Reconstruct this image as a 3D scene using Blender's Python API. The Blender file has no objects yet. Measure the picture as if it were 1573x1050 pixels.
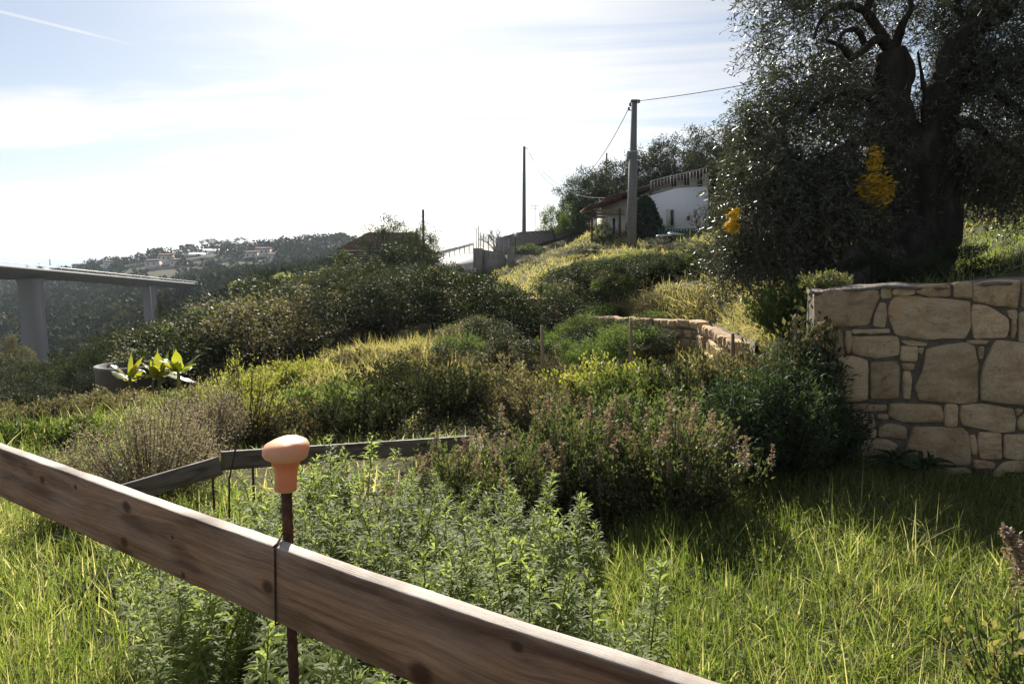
import bpy, math, random
import numpy as np
from mathutils import Vector, noise as mnoise

random.seed(7)
RNG = np.random.default_rng(11)
scene = bpy.context.scene
COL = scene.collection
R = math.radians

# ------------------------------------------------------------------ camera
W_PX, H_PX = 1573.0, 1050.0
LENS = 24.0
F = W_PX * LENS / 36.0
PITCH = math.atan(117.0 / F)
CAM_Z = 1.6
cam_data = bpy.data.cameras.new('camera')
cam_data.lens = LENS
cam_data.sensor_width = 36.0
cam_data.sensor_fit = 'HORIZONTAL'
cam_data.clip_start = 0.05
cam_data.clip_end = 200000.0
cam = bpy.data.objects.new('camera', cam_data)
cam.location = (0, 0, CAM_Z)
cam.rotation_euler = (math.pi / 2 - PITCH, 0, 0)
COL.objects.link(cam)
scene.camera = cam

# ------------------------------------------------------------------ world / sun
SUN_EL, SUN_AZ = R(35.0), R(-9.5)          # azimuth measured from +Y towards +X
world = bpy.data.worlds.new('World')
scene.world = world
world.use_nodes = True
wn, wl = world.node_tree.nodes, world.node_tree.links
wn.clear()
w_out = wn.new('ShaderNodeOutputWorld')
w_bg = wn.new('ShaderNodeBackground')
w_bg.inputs['Strength'].default_value = 0.05
sky = wn.new('ShaderNodeTexSky')
sky.sky_type = 'NISHITA'
sky.sun_disc = False
sky.sun_elevation = SUN_EL
sky.sun_rotation = SUN_AZ
sky.altitude = 100.0
sky.air_density = 1.0
sky.dust_density = 0.7
sky.ozone_density = 1.5


def wmath(op, a=None, b=None, c=None):
    n = wn.new('ShaderNodeMath'); n.operation = op
    for i, v in enumerate((a, b, c)):
        if v is None:
            continue
        if isinstance(v, (int, float)):
            n.inputs[i].default_value = v
        else:
            wl.new(v, n.inputs[i])
    return n.outputs[0]


# thin cirrus: noise on a flat cloud layer, seen in perspective
tc = wn.new('ShaderNodeTexCoord')
sep = wn.new('ShaderNodeSeparateXYZ'); wl.new(tc.outputs['Generated'], sep.inputs[0])
zc = wmath('ADD', wmath('MAXIMUM', sep.outputs['Z'], 0.0), 0.06)
cu = wmath('DIVIDE', sep.outputs['X'], zc)
cv = wmath('DIVIDE', sep.outputs['Y'], zc)
CA, SA = math.cos(R(82)), math.sin(R(82))
across = wmath('ADD', wmath('MULTIPLY', cu, CA), wmath('MULTIPLY', cv, SA))
along_ = wmath('SUBTRACT', wmath('MULTIPLY', cv, CA), wmath('MULTIPLY', cu, SA))
comb = wn.new('ShaderNodeCombineXYZ'); wl.new(across, comb.inputs[0]); wl.new(along_, comb.inputs[1])
mp = wn.new('ShaderNodeMapping'); mp.inputs['Scale'].default_value = (1.35, 0.30, 1.0); mp.inputs['Location'].default_value = (0.9, 0.2, 0)
wl.new(comb.outputs[0], mp.inputs[0])
cn = wn.new('ShaderNodeTexNoise'); cn.inputs['Scale'].default_value = 1.1; cn.inputs['Detail'].default_value = 9; cn.inputs['Roughness'].default_value = 0.58; cn.inputs['Distortion'].default_value = 0.9
wl.new(mp.outputs[0], cn.inputs['Vector'])
mp2 = wn.new('ShaderNodeMapping'); mp2.inputs['Scale'].default_value = (0.55, 0.3, 1.0); mp2.inputs['Location'].default_value = (3.1, 1.7, 0)
wl.new(comb.outputs[0], mp2.inputs[0])
cn2 = wn.new('ShaderNodeTexNoise'); cn2.inputs['Scale'].default_value = 1.0; cn2.inputs['Detail'].default_value = 4
wl.new(mp2.outputs[0], cn2.inputs['Vector'])
cloud_sum = wmath('ADD', wmath('MULTIPLY', cn.outputs['Fac'], 0.65), wmath('MULTIPLY', cn2.outputs['Fac'], 0.5))
cr = wn.new('ShaderNodeMapRange'); cr.interpolation_type = 'SMOOTHERSTEP'
cr.inputs['From Min'].default_value = 0.51; cr.inputs['From Max'].default_value = 0.70; cr.inputs['To Max'].default_value = 0.85
wl.new(cloud_sum, cr.inputs['Value'])
# one contrail: a thin line across the same layer
line = wmath('ABSOLUTE', wmath('SUBTRACT', wmath('ADD', wmath('MULTIPLY', cv, 0.6383), wmath('MULTIPLY', cu, -0.7698)), 2.7686))
wob = wmath('ADD', line, wmath('MULTIPLY', wmath('SUBTRACT', cn.outputs['Fac'], 0.5), 0.06))
trail = wn.new('ShaderNodeMapRange'); trail.interpolation_type = 'SMOOTHSTEP'
trail.inputs['From Min'].default_value = 0.022; trail.inputs['From Max'].default_value = 0.0; trail.inputs['To Max'].default_value = 0.75
wl.new(wob, trail.inputs['Value'])
tr_end = wn.new('ShaderNodeMapRange'); tr_end.interpolation_type = 'SMOOTHSTEP'
tr_end.inputs['From Min'].default_value = -1.363; tr_end.inputs['From Max'].default_value = -1.540
wl.new(cu, tr_end.inputs['Value'])
cmask = wmath('MAXIMUM', cr.outputs[0], wmath('MULTIPLY', trail.outputs[0], tr_end.outputs[0]))
# clouds scatter the light of the sky behind them, whitened and a little brighter
bw = wn.new('ShaderNodeRGBToBW'); wl.new(sky.outputs[0], bw.inputs[0])
cl = wmath('ADD', wmath('MULTIPLY', bw.outputs[0], 1.2), 1.5)
ccomb = wn.new('ShaderNodeCombineColor')
for i, k in enumerate((1.0, 1.0, 1.02)):
    wl.new(wmath('MULTIPLY', cl, k), ccomb.inputs[i])
# high thin veil between the streaks
veil = wn.new('ShaderNodeMix'); veil.data_type = 'RGBA'; veil.inputs[0].default_value = 0.22
wl.new(sky.outputs[0], veil.inputs[6]); wl.new(ccomb.outputs[0], veil.inputs[7])
cmix = wn.new('ShaderNodeMix'); cmix.data_type = 'RGBA'
wl.new(cmask, cmix.inputs[0]); wl.new(veil.outputs[2], cmix.inputs[6]); wl.new(ccomb.outputs[0], cmix.inputs[7])
wl.new(cmix.outputs[2], w_bg.inputs['Color'])
wl.new(w_bg.outputs[0], w_out.inputs['Surface'])

sun_data = bpy.data.lights.new('sun', 'SUN')
sun_data.energy = 5.0
sun_data.angle = R(0.6)
sun_data.color = (1.0, 0.93, 0.82)
sun = bpy.data.objects.new('sun', sun_data)
sun_dir = Vector((math.sin(SUN_AZ) * math.cos(SUN_EL), math.cos(SUN_AZ) * math.cos(SUN_EL), math.sin(SUN_EL)))
sun.rotation_euler = sun_dir.to_track_quat('Z', 'Y').to_euler()
sun.location = (0, 0, 60)
COL.objects.link(sun)

scene.view_settings.view_transform = 'Standard'
scene.view_settings.look = 'None'
scene.view_settings.gamma = 1.0
scene.view_settings.exposure = 1.05
scene.render.engine = 'CYCLES'
scene.cycles.max_bounces = 6
scene.cycles.transparent_max_bounces = 8
scene.cycles.volume_bounces = 0
scene.cycles.use_denoising = True
scene.cycles.sample_clamp_indirect = 6.0
scene.cycles.sample_clamp_direct = 12.0


# ------------------------------------------------------------------ helpers
def ray(px, py):
    dx, dy = (px - W_PX / 2) / F, (H_PX / 2 - py) / F
    c, s = math.cos(PITCH), math.sin(PITCH)
    return np.array((dx, c + dy * s, -s + dy * c))


def at(px, py, Y):
    """A point in the direction of a photo pixel at forward distance Y (metres)."""
    d = ray(px, py)
    k = Y / d[1]
    return np.array((d[0] * k, Y, CAM_Z + d[2] * k))


def on_z(px, py, z):
    d = ray(px, py)
    k = (z - CAM_Z) / d[2]
    return np.array((d[0] * k, d[1] * k, z))


def tag(o, label=None, cat=None, group=None, kind=None):
    if label: o['label'] = label
    if cat: o['category'] = cat
    if group: o['group'] = group
    if kind: o['kind'] = kind
    return o


def thing(name, loc, label, cat, group=None, rz=0.0):
    o = bpy.data.objects.new(name, None)
    o.empty_display_size = 0.2
    COL.objects.link(o)
    o.location = [float(v) for v in loc]
    o.rotation_euler = (0, 0, rz)
    return tag(o, label, cat, group)


class MB:
    """Collects vertices, faces and a per-vertex colour, then links ONE mesh object."""
    def __init__(self):
        self.v, self.c, self.t, self.q, self.p, self.n = [], [], [], [], [], 0

    def add(self, v, quads=None, tris=None, col=None, polys=None):
        v = np.asarray(v, dtype=np.float32).reshape(-1, 3)
        self.v.append(v)
        if col is None:
            col = np.full((len(v), 3), 0.5, np.float32)
        self.c.append(np.asarray(col, np.float32).reshape(-1, 3))
        if quads is not None and len(quads): self.q.append(np.asarray(quads, np.int32).reshape(-1, 4) + self.n)
        if tris is not None and len(tris): self.t.append(np.asarray(tris, np.int32).reshape(-1, 3) + self.n)
        if polys is not None:
            for p in polys: self.p.append([i + self.n for i in p])
        self.n += len(v)
        return self

    def box(self, x0, x1, y0, y1, z0, z1):
        v = [(x, y, z) for z in (z0, z1) for y in (y0, y1) for x in (x0, x1)]
        return self.add(v, quads=[(0, 2, 3, 1), (4, 5, 7, 6), (0, 1, 5, 4), (2, 6, 7, 3), (0, 4, 6, 2), (1, 3, 7, 5)])

    def bar(self, a, b, w, h, up=(0, 0, 1)):
        a, b = Vector(a), Vector(b)
        d = (b - a).normalized()
        s = d.cross(Vector(up))
        if s.length < 1e-4: s = d.cross(Vector((1, 0, 0)))
        s.normalize(); u = s.cross(d).normalized()
        v = []
        for p in (a, b):
            for (i, j) in ((-1, -1), (1, -1), (1, 1), (-1, 1)):
                v.append(p + s * (i * w / 2) + u * (j * h / 2))
        return self.add([tuple(q) for q in v], quads=[(0, 3, 2, 1), (4, 5, 6, 7), (0, 1, 5, 4), (1, 2, 6, 5), (2, 3, 7, 6), (3, 0, 4, 7)])

    def tube(self, pts, rad, n=8, disp=None, caps=True):
        pts = np.asarray(pts, float)
        rad = np.broadcast_to(np.asarray(rad, float), (len(pts),))
        T = np.gradient(pts, axis=0)
        T /= np.linalg.norm(T, axis=1)[:, None] + 1e-9
        ref = np.array((0.0, 0.0, 1.0)) if abs(T[0][2]) < 0.8 else np.array((1.0, 0.0, 0.0))
        vs = []
        s = np.cross(T[0], ref); s /= np.linalg.norm(s)
        ang = np.arange(n) * 2 * math.pi / n
        for i in range(len(pts)):
            s = s - T[i] * np.dot(s, T[i]); s /= np.linalg.norm(s) + 1e-9
            u = np.cross(T[i], s)
            ring = pts[i] + rad[i] * (np.cos(ang)[:, None] * s + np.sin(ang)[:, None] * u)
            if disp is not None:
                ring = np.array([disp(p, pts[i], i) for p in ring])
            vs.append(ring)
        V = np.concatenate(vs)
        m = len(pts)
        i = np.arange(m - 1)[:, None] * n; j = np.arange(n)[None, :]; j2 = (j + 1) % n
        Q = np.stack([i + j, i + j2, i + n + j2, i + n + j], axis=-1).reshape(-1, 4)
        polys = [list(range(n))[::-1], list(range((m - 1) * n, m * n))] if caps else None
        return self.add(V, quads=Q, polys=polys)

    def lathe(self, prof, n=24, centre=(0, 0, 0)):
        """prof: (radius, z) from bottom to top."""
        pr = np.asarray(prof, float)
        a = np.arange(n) * 2 * math.pi / n
        V = np.stack([pr[:, 0][:, None] * np.cos(a), pr[:, 0][:, None] * np.sin(a), np.repeat(pr[:, 1][:, None], n, 1)], -1).reshape(-1, 3) + np.asarray(centre)
        m = len(pr)
        i = np.arange(m - 1)[:, None] * n; j = np.arange(n)[None, :]; j2 = (j + 1) % n
        Q = np.stack([i + j, i + j2, i + n + j2, i + n + j], axis=-1).reshape(-1, 4)
        return self.add(V, quads=Q, polys=[list(range(n))[::-1], list(range((m - 1) * n, m * n))])

    def prism(self, poly, off):
        """poly: 3D points of one face (any order), extruded by the vector off."""
        P = np.asarray(poly, float); n = len(P)
        V = np.concatenate([P, P + np.asarray(off, float)])
        return self.add(V, quads=[(i, (i + 1) % n, n + (i + 1) % n, n + i) for i in range(n)], polys=[list(range(n))[::-1], list(range(n, 2 * n))])

    def mesh(self, name, mat=None, smooth=False):
        me = bpy.data.meshes.new(name)
        V = np.concatenate(self.v) if self.v else np.zeros((0, 3), np.float32)
        loops, starts, tot = [], [], 0
        for arr, k in ((self.q, 4), (self.t, 3)):
            if arr:
                a = np.concatenate(arr)
                loops.append(a.ravel()); starts.append(tot + np.arange(len(a)) * k); tot += a.size
        for p in self.p:
            loops.append(np.array(p, np.int32)); starts.append(np.array([tot])); tot += len(p)
        L = np.concatenate(loops).astype(np.int32); S = np.concatenate(starts).astype(np.int32)
        me.vertices.add(len(V)); me.vertices.foreach_set('co', V.ravel())
        me.loops.add(len(L)); me.loops.foreach_set('vertex_index', L)
        me.polygons.add(len(S)); me.polygons.foreach_set('loop_start', S)
        me.update(calc_edges=True)
        ca = me.attributes.new('Col', 'FLOAT_COLOR', 'POINT')
        c4 = np.ones((len(V), 4), np.float32); c4[:, :3] = np.concatenate(self.c)
        ca.data.foreach_set('color', c4.ravel())
        if smooth: me.polygons.foreach_set('use_smooth', np.ones(len(S), bool))
        if mat is not None: me.materials.append(mat)
        me.validate()
        return me

    def build(self, name, mat=None, parent=None, smooth=False, loc=None):
        o = bpy.data.objects.new(name, self.mesh(name, mat, smooth))
        COL.objects.link(o)
        if parent is not None: o.parent = parent
        if loc is not None: o.location = [float(v) for v in loc]
        return o


def link_mesh(name, me, parent=None, loc=None):
    o = bpy.data.objects.new(name, me); COL.objects.link(o)
    if parent is not None: o.parent = parent
    if loc is not None: o.location = [float(v) for v in loc]
    return o


def unit(a):
    return a / (np.linalg.norm(a, axis=-1, keepdims=True) + 1e-9)


def rand_dirs(n, zmin=-1.0, zmax=1.0, rng=RNG):
    z = rng.uniform(zmin, zmax, n); a = rng.uniform(0, 2 * math.pi, n); r = np.sqrt(np.maximum(0, 1 - z * z))
    return np.stack([r * np.cos(a), r * np.sin(a), z], -1)


def strips(mb, P, D, L, Wd, droop, prof, rnd=None, tint=0.0, rng=RNG, side=None):
    """Leaf or blade ribbons: base P, first direction D, length L, width Wd, curving down by droop."""
    n = len(P)
    if n == 0: return
    P, D = np.asarray(P, float), unit(np.asarray(D, float))
    L = np.broadcast_to(np.asarray(L, float), (n,)); Wd = np.broadcast_to(np.asarray(Wd, float), (n,)); droop = np.broadcast_to(np.asarray(droop, float), (n,))
    if side is None:
        side = unit(np.cross(D, rand_dirs(n, -0.3, 0.9, rng)))
    K = len(prof)
    V = np.zeros((n, K, 2, 3), np.float32); C = np.zeros((n, K, 2, 3), np.float32)
    if rnd is None: rnd = rng.uniform(0, 1, n)
    tint = np.broadcast_to(np.asarray(tint, float), (n,))
    for k in range(K):
        t = k / (K - 1)
        p = P + D * (L * t)[:, None]
        p[:, 2] -= droop * L * t * t
        w = (Wd * prof[k] / 2)[:, None] * side
        V[:, k, 0] = p - w; V[:, k, 1] = p + w
        C[:, k, :, 0] = rnd[:, None]; C[:, k, :, 1] = t; C[:, k, :, 2] = tint[:, None]
    base = np.arange(n)[:, None] * (K * 2)
    Q = []
    for k in range(K - 1):
        Q.append(np.concatenate([base + 2 * k, base + 2 * k + 1, base + 2 * k + 3, base + 2 * k + 2], 1))
    mb.add(V.reshape(-1, 3), quads=np.concatenate(Q), col=C.reshape(-1, 3))


def leaves(mb, P, D, L, wr, rnd=None, tint=0.0, fold=0.15, rng=RNG):
    """Diamond leaves folded along the midrib: 4 vertices, 2 triangles."""
    n = len(P)
    if n == 0: return
    P, D = np.asarray(P, float), unit(np.asarray(D, float))
    L = np.broadcast_to(np.asarray(L, float), (n,))[:, None]
    s = unit(np.cross(D, rand_dirs(n, -1, 1, rng))); u = np.cross(s, D)
    if rnd is None: rnd = rng.uniform(0, 1, n)
    tint = np.broadcast_to(np.asarray(tint, float), (n,))
    V = np.stack([P, P + D * L * 0.45 + s * L * wr / 2 + u * L * fold * wr, P + D * L, P + D * L * 0.45 - s * L * wr / 2 + u * L * fold * wr], 1)
    C = np.zeros((n, 4, 3), np.float32); C[:, :, 0] = rnd[:, None]; C[:, 1:, 1] = 0.5; C[:, 2, 1] = 1; C[:, :, 2] = tint[:, None]
    b = np.arange(n)[:, None] * 4
    T = np.concatenate([np.concatenate([b, b + 1, b + 2], 1), np.concatenate([b, b + 2, b + 3], 1)])
    mb.add(V.reshape(-1, 3), tris=T, col=C.reshape(-1, 3))


# ------------------------------------------------------------------ materials
def newmat(name):
    m = bpy.data.materials.new(name); m.use_nodes = True
    nt = m.node_tree; nt.nodes.clear()
    out = nt.nodes.new('ShaderNodeOutputMaterial')
    return m, nt, nt.nodes, nt.links, out


def ramp(nt, fac, stops):
    r = nt.nodes.new('ShaderNodeValToRGB')
    e = r.color_ramp.elements
    while len(e) > 1: e.remove(e[-1])
    e[0].position = stops[0][0]; e[0].color = (*stops[0][1], 1)
    for p, c in stops[1:]:
        x = e.new(p); x.color = (*c, 1)
    nt.links.new(fac, r.inputs[0])
    return r.outputs[0]


def leafmat(name, c0, c1, dry=(0.30, 0.24, 0.12), trans=0.4, rough=0.45, tcol=1.7, spec=0.5, yellow=1.02, vary=0.25):
    """Leaf: Col.r picks between two colours, Col.b mixes the dry colour, light passes through."""
    m, nt, n, l, out = newmat(name)
    at_ = n.new('ShaderNodeAttribute'); at_.attribute_name = 'Col'
    sp = n.new('ShaderNodeSeparateColor'); l.new(at_.outputs['Color'], sp.inputs[0])
    mx = n.new('ShaderNodeMix'); mx.data_type = 'RGBA'
    mx.inputs[6].default_value = (*c0, 1); mx.inputs[7].default_value = (*c1, 1); l.new(sp.outputs[0], mx.inputs[0])
    md = n.new('ShaderNodeMix'); md.data_type = 'RGBA'; md.inputs[7].default_value = (*dry, 1)
    l.new(mx.outputs[2], md.inputs[6]); l.new(sp.outputs[2], md.inputs[0])
    oi = n.new('ShaderNodeObjectInfo')
    hv = n.new('ShaderNodeHueSaturation')
    mr = n.new('ShaderNodeMapRange'); mr.inputs['To Min'].default_value = 1 - vary; mr.inputs['To Max'].default_value = 1 + vary
    l.new(oi.outputs['Random'], mr.inputs['Value']); l.new(mr.outputs[0], hv.inputs['Value'])
    l.new(md.outputs[2], hv.inputs['Color'])
    b = n.new('ShaderNodeBsdfPrincipled'); l.new(hv.outputs[0], b.inputs['Base Color'])
    b.inputs['Roughness'].default_value = rough; b.inputs['Specular IOR Level'].default_value = spec
    tb = n.new('ShaderNodeBsdfTranslucent')
    tm = n.new('ShaderNodeMix'); tm.data_type = 'RGBA'; tm.blend_type = 'MULTIPLY'; tm.inputs[0].default_value = 1.0
    tm.inputs[7].default_value = (tcol * yellow, tcol * 1.08, tcol * 0.55, 1); l.new(hv.outputs[0], tm.inputs[6])
    l.new(tm.outputs[2], tb.inputs['Color'])
    ms = n.new('ShaderNodeMixShader'); ms.inputs[0].default_value = trans
    l.new(b.outputs[0], ms.inputs[1]); l.new(tb.outputs[0], ms.inputs[2]); l.new(ms.outputs[0], out.inputs['Surface'])
    return m


def noisemat(name, stops, scale=5.0, rough=0.85, detail=8, bump=0.3, bscale=None, stretch=(1, 1, 1), dist=0.02, metal=0.0, per_object=0.0, spec=0.4):
    m, nt, n, l, out = newmat(name)
    tc_ = n.new('ShaderNodeTexCoord')
    mp_ = n.new('ShaderNodeMapping'); mp_.inputs['Scale'].default_value = stretch
    l.new(tc_.outputs['Object'], mp_.inputs[0])
    nz = n.new('ShaderNodeTexNoise'); nz.inputs['Scale'].default_value = scale; nz.inputs['Detail'].default_value = detail; nz.inputs['Roughness'].default_value = 0.62
    l.new(mp_.outputs[0], nz.inputs['Vector'])
    c = ramp(nt, nz.outputs['Fac'], stops)
    if per_object:
        oi = n.new('ShaderNodeObjectInfo'); hv = n.new('ShaderNodeHueSaturation')
        mr = n.new('ShaderNodeMapRange'); mr.inputs['To Min'].default_value = 1 - per_object; mr.inputs['To Max'].default_value = 1 + per_object
        l.new(oi.outputs['Random'], mr.inputs['Value']); l.new(mr.outputs[0], hv.inputs['Value']); l.new(c, hv.inputs['Color']); c = hv.outputs[0]
        mr2 = n.new('ShaderNodeMapRange'); mr2.inputs['From Max'].default_value = 0.37; mr2.inputs['To Min'].default_value = 0.75; mr2.inputs['To Max'].default_value = 1.3
        fr = n.new('ShaderNodeMath'); fr.operation = 'MODULO'; fr.inputs[1].default_value = 0.37; l.new(oi.outputs['Random'], fr.inputs[0])
        l.new(fr.outputs[0], mr2.inputs['Value']); l.new(mr2.outputs[0], hv.inputs['Saturation'])
    b = n.new('ShaderNodeBsdfPrincipled'); l.new(c, b.inputs['Base Color'])
    b.inputs['Roughness'].default_value = rough; b.inputs['Metallic'].default_value = metal; b.inputs['Specular IOR Level'].default_value = spec
    if bump:
        nb = n.new('ShaderNodeTexNoise'); nb.inputs['Scale'].default_value = bscale or scale * 4; nb.inputs['Detail'].default_value = 8; nb.inputs['Roughness'].default_value = 0.65
        l.new(mp_.outputs[0], nb.inputs['Vector'])
        bp = n.new('ShaderNodeBump'); bp.inputs['Strength'].default_value = bump; bp.inputs['Distance'].default_value = dist
        l.new(nb.outputs['Fac'], bp.inputs['Height']); l.new(bp.outputs[0], b.inputs['Normal'])
    l.new(b.outputs[0], out.inputs['Surface'])
    return m


def woodmat(name, pale, dark, grey, knots=(), weather=0.4, scale=1.0):
    """Sawn board; the attribute 'wood' carries (along, across, thickness) in metres."""
    m, nt, n, l, out = newmat(name)
    a = n.new('ShaderNodeAttribute'); a.attribute_name = 'wood'
    sp = n.new('ShaderNodeSeparateXYZ'); l.new(a.outputs['Vector'], sp.inputs[0])

    def mth(op, x, y=None, z=None):
        k = n.new('ShaderNodeMath'); k.operation = op
        for i, v in enumerate((x, y, z)):
            if v is None: continue
            if isinstance(v, (int, float)): k.inputs[i].default_value = v
            else: l.new(v, k.inputs[i])
        return k.outputs[0]
    kmask = None; across = sp.outputs[1]
    for (kx, ky, kr) in knots:
        dx = mth('MULTIPLY', mth('SUBTRACT', sp.outputs[0], kx), 0.75)
        dy = mth('SUBTRACT', sp.outputs[1], ky)
        d2 = mth('ADD', mth('MULTIPLY', dx, dx), mth('MULTIPLY', dy, dy))
        d = mth('SQRT', d2)
        g = n.new('ShaderNodeMapRange'); g.interpolation_type = 'SMOOTHSTEP'; g.inputs['From Min'].default_value = kr; g.inputs['From Max'].default_value = kr * 0.35
        l.new(d, g.inputs['Value'])
        kmask = g.outputs[0] if kmask is None else mth('MAXIMUM', kmask, g.outputs[0])
        # the grain runs round the knot
        push = mth('MULTIPLY', mth('DIVIDE', dy, mth('ADD', mth('MULTIPLY', d2, 2600.0), 1.0)), 0.75)
        across = mth('SUBTRACT', across, push)
    cb = n.new('ShaderNodeCombineXYZ'); l.new(mth('MULTIPLY', sp.outputs[0], 1.3 * scale), cb.inputs[0]); l.new(mth('MULTIPLY', across, 85 * scale), cb.inputs[1]); l.new(mth('MULTIPLY', sp.outputs[2], 34 * scale), cb.inputs[2])
    n1 = n.new('ShaderNodeTexNoise'); n1.inputs['Scale'].default_value = 1.3; n1.inputs['Detail'].default_value = 6; n1.inputs['Distortion'].default_value = 0.15; l.new(cb.outputs[0], n1.inputs['Vector'])
    cb2 = n.new('ShaderNodeCombineXYZ'); l.new(mth('MULTIPLY', sp.outputs[0], 14.0), cb2.inputs[0]); l.new(mth('MULTIPLY', across, 420.0), cb2.inputs[1]); l.new(mth('MULTIPLY', sp.outputs[2], 420.0), cb2.inputs[2])
    n2 = n.new('ShaderNodeTexNoise'); n2.inputs['Scale'].default_value = 1.0; n2.inputs['Detail'].default_value = 6; n2.inputs['Roughness'].default_value = 0.7; l.new(cb2.outputs[0], n2.inputs['Vector'])
    cb3 = n.new('ShaderNodeCombineXYZ'); l.new(mth('MULTIPLY', sp.outputs[0], 3.5), cb3.inputs[0]); l.new(mth('MULTIPLY', sp.outputs[1], 9.0), cb3.inputs[1])
    n3 = n.new('ShaderNodeTexNoise'); n3.inputs['Scale'].default_value = 1.4; n3.inputs['Detail'].default_value = 5; l.new(cb3.outputs[0], n3.inputs['Vector'])
    wv = mth('ADD', mth('MULTIPLY', n1.outputs['Fac'], 0.55), mth('MULTIPLY', n2.outputs['Fac'], 0.6))
    base = ramp(nt, wv, [(0.42, dark), (0.56, tuple((x + y) / 2 for x, y in zip(pale, dark))), (0.70, pale)])
    gm = n.new('ShaderNodeMix'); gm.data_type = 'RGBA'; gm.inputs[7].default_value = (*grey, 1); l.new(base, gm.inputs[6])
    gr = n.new('ShaderNodeMapRange'); gr.inputs['From Min'].default_value = 0.42; gr.inputs['From Max'].default_value = 0.72; gr.inputs['To Max'].default_value = weather; l.new(n3.outputs['Fac'], gr.inputs['Value'])
    # sunlit look of the top edge painted in as grey: attribute colour r
    ca = n.new('ShaderNodeAttribute'); ca.attribute_name = 'Col'; cs = n.new('ShaderNodeSeparateColor'); l.new(ca.outputs['Color'], cs.inputs[0])
    l.new(mth('MAXIMUM', gr.outputs[0], mth('MULTIPLY', cs.outputs[0], 0.85)), gm.inputs[0])
    st_ = n.new('ShaderNodeMix'); st_.data_type = 'RGBA'; st_.blend_type = 'MULTIPLY'; st_.inputs[0].default_value = 1.0
    cb4 = n.new('ShaderNodeCombineXYZ'); l.new(mth('MULTIPLY', sp.outputs[0], 5.0), cb4.inputs[0]); l.new(mth('MULTIPLY', sp.outputs[1], 22.0), cb4.inputs[1])
    n4 = n.new('ShaderNodeTexNoise'); n4.inputs['Scale'].default_value = 1.0; n4.inputs['Detail'].default_value = 8; n4.inputs['Distortion'].default_value = .4; l.new(cb4.outputs[0], n4.inputs['Vector'])
    l.new(gm.outputs[2], st_.inputs[6]); l.new(ramp(nt, n4.outputs['Fac'], [(.34, (.45, .41, .38)), (.5, (.95, .95, .95)), (.7, (1.12, 1.1, 1.06))]), st_.inputs[7])
    col = st_.outputs[2]
    if kmask is not None:
        km = n.new('ShaderNodeMix'); km.data_type = 'RGBA'; km.inputs[7].default_value = (dark[0] * 0.28, dark[1] * 0.22, dark[2] * 0.2, 1)
        l.new(mth('MULTIPLY', kmask, 0.85), km.inputs[0]); l.new(col, km.inputs[6]); col = km.outputs[2]
    b = n.new('ShaderNodeBsdfPrincipled'); l.new(col, b.inputs['Base Color']); b.inputs['Roughness'].default_value = 0.72; b.inputs['Specular IOR Level'].default_value = 0.35
    bp = n.new('ShaderNodeBump'); bp.inputs['Strength'].default_value = 0.8; bp.inputs['Distance'].default_value = 0.004; l.new(wv, bp.inputs['Height']); l.new(bp.outputs[0], b.inputs['Normal'])
    l.new(b.outputs[0], out.inputs['Surface'])
    return m


def plain(name, c, rough=0.7, metal=0.0, var=0.15, scale=6, bump=0.1):
    d = tuple(x * (1 - var) for x in c); e = tuple(min(1, x * (1 + var)) for x in c)
    return noisemat(name, [(0.3, d), (0.7, e)], scale=scale, rough=rough, metal=metal, bump=bump)


M = {}
M['grass'] = leafmat('grass_blade', (0.085, 0.120, 0.030), (0.165, 0.190, 0.058), dry=(0.42, 0.37, 0.25), trans=0.48, rough=0.5, tcol=2.0, spec=0.35, vary=0)
M['dry_grass'] = leafmat('dry_grass', (0.30, 0.245, 0.14), (0.50, 0.42, 0.26), dry=(0.16, 0.18, 0.06), trans=0.45, rough=0.7, tcol=1.5, spec=0.2, vary=0)
M['weed'] = leafmat('weed_leaf', (0.115, 0.150, 0.065), (0.20, 0.232, 0.105), dry=(0.30, 0.30, 0.13), trans=0.5, rough=0.6, tcol=1.9, spec=0.2, vary=0.12)
M['olive'] = leafmat('olive_leaf', (0.055, 0.064, 0.040), (0.115, 0.125, 0.085), dry=(0.70, 0.45, 0.03), trans=0.18, rough=0.38, tcol=1.4, spec=0.5, vary=0.05)
M['olive_far'] = leafmat('olive_crown', (0.040, 0.050, 0.030), (0.095, 0.105, 0.070), trans=0.16, rough=0.65, tcol=1.4, spec=0.15, vary=0.25)
M['bush_dark'] = leafmat('dark_bush_leaf', (0.026, 0.038, 0.020), (0.062, 0.070, 0.036), dry=(0.17, 0.14, 0.09), trans=0.22, rough=0.62, tcol=1.4, spec=0.2, vary=0.3)
M['bush_green'] = leafmat('green_bush_leaf', (0.06, 0.095, 0.028), (0.13, 0.165, 0.055), trans=0.35, rough=0.65, spec=0.15, tcol=1.6, vary=0.25)
M['bush_yellow'] = leafmat('yellow_green_leaf', (0.16, 0.18, 0.04), (0.28, 0.27, 0.08), trans=0.45, rough=0.5, tcol=1.6, vary=0.2)
M['bush_brown'] = leafmat('brown_bush_leaf', (0.105, 0.09, 0.06), (0.22, 0.19, 0.13), trans=0.3, rough=0.6, tcol=1.4, vary=0.2)
M['sage'] = leafmat('sage_leaf', (0.06, 0.085, 0.035), (0.145, 0.165, 0.075), dry=(0.21, 0.155, 0.11), trans=0.35, rough=0.55, tcol=1.5, vary=0.1)
M['lavender'] = leafmat('dark_shrub_leaf', (0.030, 0.055, 0.028), (0.075, 0.105, 0.05), trans=0.25, rough=0.65, spec=0.15, tcol=1.5, vary=0.1)
M['spike'] = leafmat('flower_spike', (0.20, 0.13, 0.12), (0.36, 0.27, 0.23), trans=0.3, rough=0.7, tcol=1.3, vary=0.05)
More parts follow.
